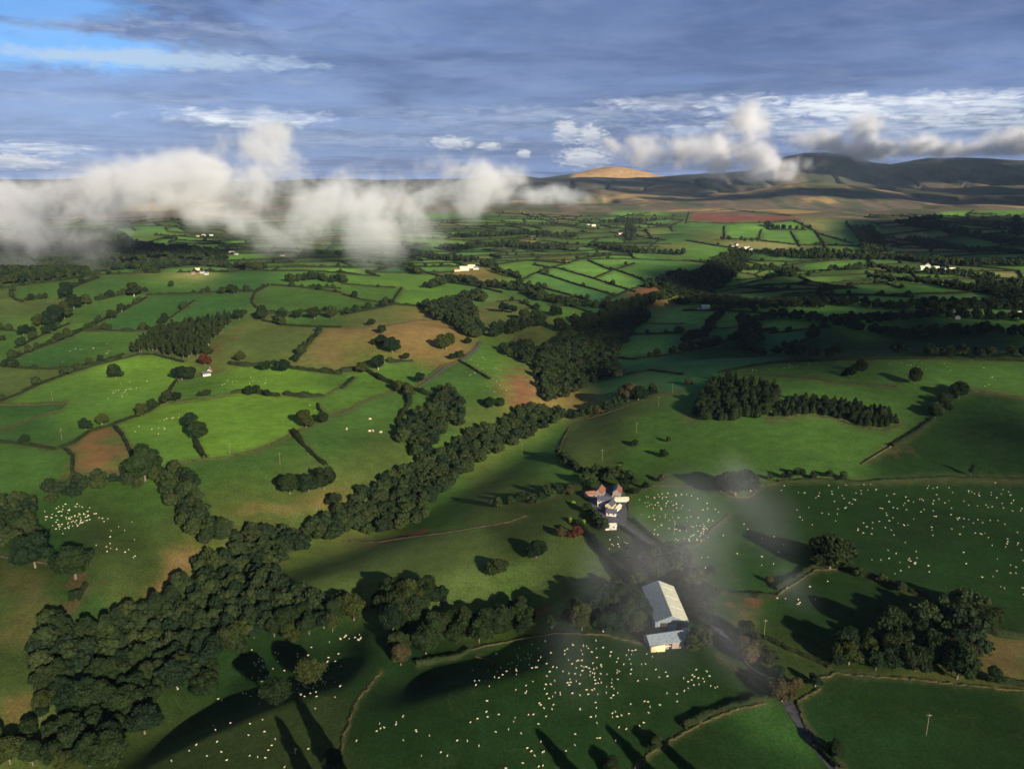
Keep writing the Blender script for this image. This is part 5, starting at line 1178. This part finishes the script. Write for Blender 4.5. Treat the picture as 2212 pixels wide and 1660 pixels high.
# ------------------------------------------------------------------ unseen cloud sheet added high behind the camera, cut to shade chosen land
SHADE = [(S('1650,385 1665,362 1700,348 1760,340 1830,342 1880,358 1930,362 2000,350 2110,352 2350,360 2350,400 1900,402'), .78),
         (S('960,395 1225,395 1425,395 1550,385 1650,400 2350,405 2350,462 2120,450 1950,440 1700,428 1500,438 1250,428 1000,440'), .5),
         (S('1330,745 1420,690 1500,672 1700,690 1850,700 2000,705 2350,690 2350,768 1700,772 1500,790 1400,830 1250,900 1180,880 1170,800'), .95), (S('1450,610 1560,598 1750,612 1880,640 2350,640 2350,670 1900,660 1500,650'), .8), (S('1880,480 2350,470 2350,590 2100,570 1900,540'), .7),
          (S('1700,1290 2250,1230 2250,1330 1900,1400 1700,1400'), .0), (S('1950,900 2300,860 2300,1010 1800,1015'), .5)]
def deck():
    zc_ = 2600.0; step = 45.0
    gx = np.arange(-5200, 9000, step); gy = np.arange(150, 14500, step)
    PX, PY = np.meshgrid(gx, gy)                    # shaded ground points
    U, V_ = project(PX, PY, height(PX, PY))
    m = np.zeros(PX.shape)
    nz = fbm(PX / 420, PY / 420, 401, 5)
    for P, a in SHADE:
        if a <= 0: continue
        W = ground([p[0] for p in densify(P, 20)], [p[1] for p in densify(P, 20)])
        d = polydist(PX, PY, W[:, :2]); ins = inpoly(PX, PY, W[:, :2])
        rng_ = np.hypot(W[:, 0], W[:, 1]).mean() * .045
        m = np.maximum(m, a * np.clip(.5 + np.where(ins, d, -d) / rng_, 0, 1))
    on = (m + (nz - .5) * .9) > .5
    # cells of the added sheet, standing toward the sun from the shaded ground
    ZG = height(PX, PY); tt = (zc_ - ZG) / sdir[2]
    QX = PX + sdir[0] * tt; QY = PY + sdir[1] * tt
    jj, kk = np.nonzero(on)
    idx = -np.ones((2, on.shape[0] + 1, on.shape[1] + 1), np.int64); V = []; F = []
    thick = 30 + 60 * nz
    def vid(l, j, k):
        if idx[l, j, k] < 0:
            j2, k2 = min(j, on.shape[0] - 1), min(k, on.shape[1] - 1)
            idx[l, j, k] = len(V); V.append((QX[j2, k2] + (k - k2) * step, QY[j2, k2] + (j - j2) * step, zc_ + (thick[j2, k2] if l else -8 * nz[j2, k2])))
        return int(idx[l, j, k])
    for j, k in zip(jj, kk):
        a = [vid(0, j, k), vid(0, j, k + 1), vid(0, j + 1, k + 1), vid(0, j + 1, k)]; b = [vid(1, j, k), vid(1, j, k + 1), vid(1, j + 1, k + 1), vid(1, j + 1, k)]
        F.append(tuple(a[::-1])); F.append(tuple(b))
    return V, F
M['cloud'] = pm('shade_cloud_white', (.8, .8, .82), .05, 1.0)
V, F = deck(); tag(mesh_obj('shade_cloud_sheet', np.array(V), np.array(F), M['cloud'], smooth=True), 'added unseen cloud sheet behind the viewpoint, shaped to shade parts of the land', 'shade clouds', kind='stuff')

# ------------------------------------------------------------------ volumes: low cloud, mountain clouds, mist wisps, haze
def volmat(name, dens_attr=True, color=(1, 1, 1), density=1.0, aniso=0.0):
    m = bpy.data.materials.new(name); m.use_nodes = True; n = m.node_tree; n.nodes.clear()
    out = n.nodes.new('ShaderNodeOutputMaterial'); pv = n.nodes.new('ShaderNodeVolumePrincipled')
    pv.inputs['Color'].default_value = (*color, 1); pv.inputs['Density'].default_value = density; pv.inputs['Anisotropy'].default_value = aniso
    if not dens_attr: pv.inputs['Density Attribute'].default_value = ''
    n.links.new(pv.outputs[0], out.inputs['Volume']); return m
def cloudvol(name, label, blobs, res, density, nscale, color, lo=.0, thr=.5, seed=0, zsq=1.0, amp=2.0, warp=0.0, zthin=None):
    """blobs: (x, y, z, rx, ry, rz) in metres; density = soft blobs eroded by noise"""
    B = np.array(blobs); mn = (B[:, :3] - B[:, 3:6] * 1.35).min(0); mx = (B[:, :3] + B[:, 3:6] * 1.35).max(0); c = (mn + mx) / 2
    vol = bpy.data.volumes.new(name); o = bpy.data.objects.new(name, vol); COL.objects.link(o); o.location = c
    ng = bpy.data.node_groups.new(name, 'GeometryNodeTree'); ng.interface.new_socket('Geometry', in_out='OUTPUT', socket_type='NodeSocketGeometry')
    go_ = ng.nodes.new('NodeGroupOutput'); vc = ng.nodes.new('GeometryNodeVolumeCube')
    h_ = (mx - mn) / 2
    vc.inputs['Min'].default_value = tuple(-h_); vc.inputs['Max'].default_value = tuple(h_)
    n = np.maximum(4, ((mx - mn) / res).astype(int))
    for k, s in enumerate(('X', 'Y', 'Z')): vc.inputs['Resolution ' + s].default_value = int(n[k])
    pos = ng.nodes.new('GeometryNodeInputPosition').outputs[0]
    def vm(op, a, b=None):
        q = ng.nodes.new('ShaderNodeVectorMath'); q.operation = op
        for i, x in enumerate((a, b)):
            if x is None: continue
            if isinstance(x, tuple): q.inputs[i].default_value = x
            else: ng.links.new(x, q.inputs[i])
        return q
    wn = ng.nodes.new('ShaderNodeTexNoise'); wn.inputs['Scale'].default_value = 1.0; wn.inputs['Detail'].default_value = 3
    ng.links.new(vm('MULTIPLY', pos, (.45 / nscale, .45 / nscale, .45 / nscale)).outputs[0], wn.inputs['Vector'])
    wp = vm('MULTIPLY', vm('SUBTRACT', wn.outputs['Color'], (.5, .5, .5)).outputs[0], (warp, warp, warp * .8)).outputs[0]
    posw = vm('ADD', pos, wp).outputs[0]
    acc = None
    for b in blobs:
        p = tuple(np.array(b[:3]) - c)
        q = vm('DIVIDE', vm('SUBTRACT', posw, p).outputs[0], (b[3], b[4], b[5])).outputs[0]
        d = vm('LENGTH', q).outputs['Value']
        f = mathn(ng, 'SUBTRACT', 1.0, d)
        acc = f if acc is None else mathn(ng, 'MAXIMUM', acc, f)
    nz = ng.nodes.new('ShaderNodeTexNoise'); nz.inputs['Scale'].default_value = 1.0; nz.inputs['Detail'].default_value = 8; nz.inputs['Roughness'].default_value = .70; nz.inputs['Distortion'].default_value = .35
    ng.links.new(vm('MULTIPLY', vm('ADD', pos, (seed * 371., 0., 0.)).outputs[0], (1 / nscale, 1 / nscale, zsq / nscale)).outputs[0], nz.inputs['Vector'])
    f = mathn(ng, 'ADD', acc, mathn(ng, 'MULTIPLY', mathn(ng, 'SUBTRACT', nz.outputs['Fac'], .5), amp))
    f = mathn(ng, 'MULTIPLY', mathn(ng, 'SUBTRACT', f, lo), 1 / thr, clamp=True)
    f = mathn(ng, 'MULTIPLY', f, mathn(ng, 'MULTIPLY', mathn(ng, 'ADD', acc, .33), 1.6, clamp=True))
    if zthin:
        sp_ = ng.nodes.new('ShaderNodeSeparateXYZ'); ng.links.new(pos, sp_.inputs[0])
        zf = mathn(ng, 'DIVIDE', mathn(ng, 'SUBTRACT', mathn(ng, 'ADD', sp_.outputs[2], float(c[2])), zthin[0]), zthin[1] - zthin[0], clamp=True)
        f = mathn(ng, 'MULTIPLY', f, mathn(ng, 'ADD', mathn(ng, 'MULTIPLY', zf, .72), .28))
    f = mathn(ng, 'MULTIPLY', mathn(ng, 'MULTIPLY', f, f), density)
    ng.links.new(f, vc.inputs['Density'])
    sm_ = ng.nodes.new('GeometryNodeSetMaterial'); m = volmat(name + '_vapour', True, color)
    sm_.inputs['Material'].default_value = m
    ng.links.new(vc.outputs[0], sm_.inputs[0]); ng.links.new(sm_.outputs[0], go_.inputs[0])
    md = o.modifiers.new('shape', 'NODES'); md.node_group = ng
    vol.materials.append(m)
    tag(o, label, name.replace('_', ' '), kind='stuff')
    return o
def vb(u, v, ru, rv, y, ry):
    """blob seen at u,v with sheet half-size ru,rv, standing at distance y"""
    a, b, c = ray(u, v); t = y / float(b); s = y / FPX / cp
    return (float(a) * t, y, H + float(c) * t, ru * s, ry, rv * s)
LC = [vb(40, 480, 210, 75, 1850, 150), vb(190, 445, 190, 75, 1800, 150), vb(340, 415, 170, 72, 1780, 150), vb(150, 500, 150, 85, 1750, 120), vb(430, 400, 190, 80, 1800, 150), vb(560, 318, 105, 70, 1800, 110), vb(620, 370, 110, 60, 1800, 110), vb(980, 370, 90, 50, 1900, 100), vb(1060, 400, 100, 45, 1950, 90), vb(50, 430, 150, 60, 1850, 130), vb(560, 400, 140, 80, 1800, 130), vb(700, 420, 150, 75, 1820, 130), vb(640, 500, 110, 75, 1760, 100),
      vb(810, 500, 95, 100, 1750, 100), vb(830, 430, 130, 75, 1850, 120), vb(960, 410, 120, 62, 1900, 110), vb(900, 510, 90, 70, 1800, 90), vb(1080, 425, 110, 35, 1950, 90), vb(1190, 432, 90, 22, 2000, 80), vb(60, 560, 130, 45, 1700, 90), vb(200, 550, 60, 50, 1700, 80), vb(-150, 460, 200, 80, 1850, 150), vb(820, 560, 70, 50, 1680, 70), vb(480, 470, 120, 50, 1780, 90)]
cloudvol('low_cloud', 'long bank of low cream cloud drifting over the left hillside', LC, 5.6, .065, 118, (1, 1, 1), .05, 1.4, 1, 1.0, 7.0, 110, (30, 215))
MC = [vb(1560, 325, 80, 55, 8000, 400), vb(1615, 280, 55, 62, 8000, 400), vb(1600, 345, 100, 55, 7900, 400), vb(1490, 325, 70, 42, 8000, 350), vb(1400, 325, 80, 34, 8200, 350), vb(1335, 322, 55, 30, 8200, 350), vb(1700, 350, 80, 26, 7800, 300), vb(1655, 372, 60, 24, 7600, 250),
      vb(1800, 306, 95, 34, 8900, 450), vb(1875, 285, 70, 44, 8900, 450), vb(1880, 318, 140, 34, 8900, 450), vb(1990, 315, 100, 28, 8900, 400), vb(2080, 318, 100, 26, 8900, 400), vb(2190, 308, 110, 34, 8900, 400), vb(1745, 304, 55, 22, 8800, 350)]
cloudvol('mountain_clouds', 'white cloud heads resting on the far mountain tops', MC, 24, .018, 300, (1, 1, 1), .10, 1.0, 2, 1.0, 5.0, 220)
def nb(u, v, ru, rv, up, ry=25):
    w = at(u, v); s = math.hypot(w[0], w[1]) / FPX
    return (w[0], w[1], w[2] + up, ru * s, ry * 1.15, rv * s * 1.1)
WM = [nb(1590, 1080, 50, 60, 20, 30), nb(1600, 1190, 110, 75, 24, 60), nb(1500, 1180, 130, 60, 22, 60), nb(1480, 1270, 150, 80, 26, 60), nb(1400, 1330, 170, 85, 26, 70), nb(1300, 1340, 110, 60, 22, 50), nb(1540, 1390, 150, 90, 24, 60), nb(1390, 1440, 160, 70, 20, 50), nb(1590, 1480, 120, 70, 20, 45), nb(1250, 1490, 110, 45, 16, 40), nb(1720, 1330, 60, 30, 14, 30)]
cloudvol('mist', 'thin wisps of mist drifting over the barn and the paddock', WM, 3.2, .0125, 75, (1, 1, 1), -.1, 1.5, 3, 1.0, 1.5, 40)

hz = mesh_obj('haze', *box(-20500, 20500, -20500, 20500, float(GZ.min()) - 1.5, 1350), volmat('haze_air', False, (.55, .74, 1.0), 0.000015)); tag(hz, 'thin blue air over the whole landscape', 'haze', kind='stuff')
GZm = float(GZ.min()); print('ground min', GZm, 'max', float(GZ.max()))

# ------------------------------------------------------------------ render settings
sc.view_settings.view_transform = 'Standard'; sc.view_settings.look = 'None'; sc.view_settings.gamma = 1; sc.view_settings.exposure = 0.6
cy = sc.cycles
cy.use_denoising = True
cy.volume_step_rate = 2.5; cy.volume_max_steps = 256; cy.volume_bounces = 4; cy.adaptive_threshold = .02; cy.max_bounces = 5; cy.diffuse_bounces = 2; cy.glossy_bounces = 1; cy.transmission_bounces = 2; cy.transparent_max_bounces = 6
cy.sample_clamp_indirect = 4; cy.caustics_reflective = False; cy.caustics_refractive = False
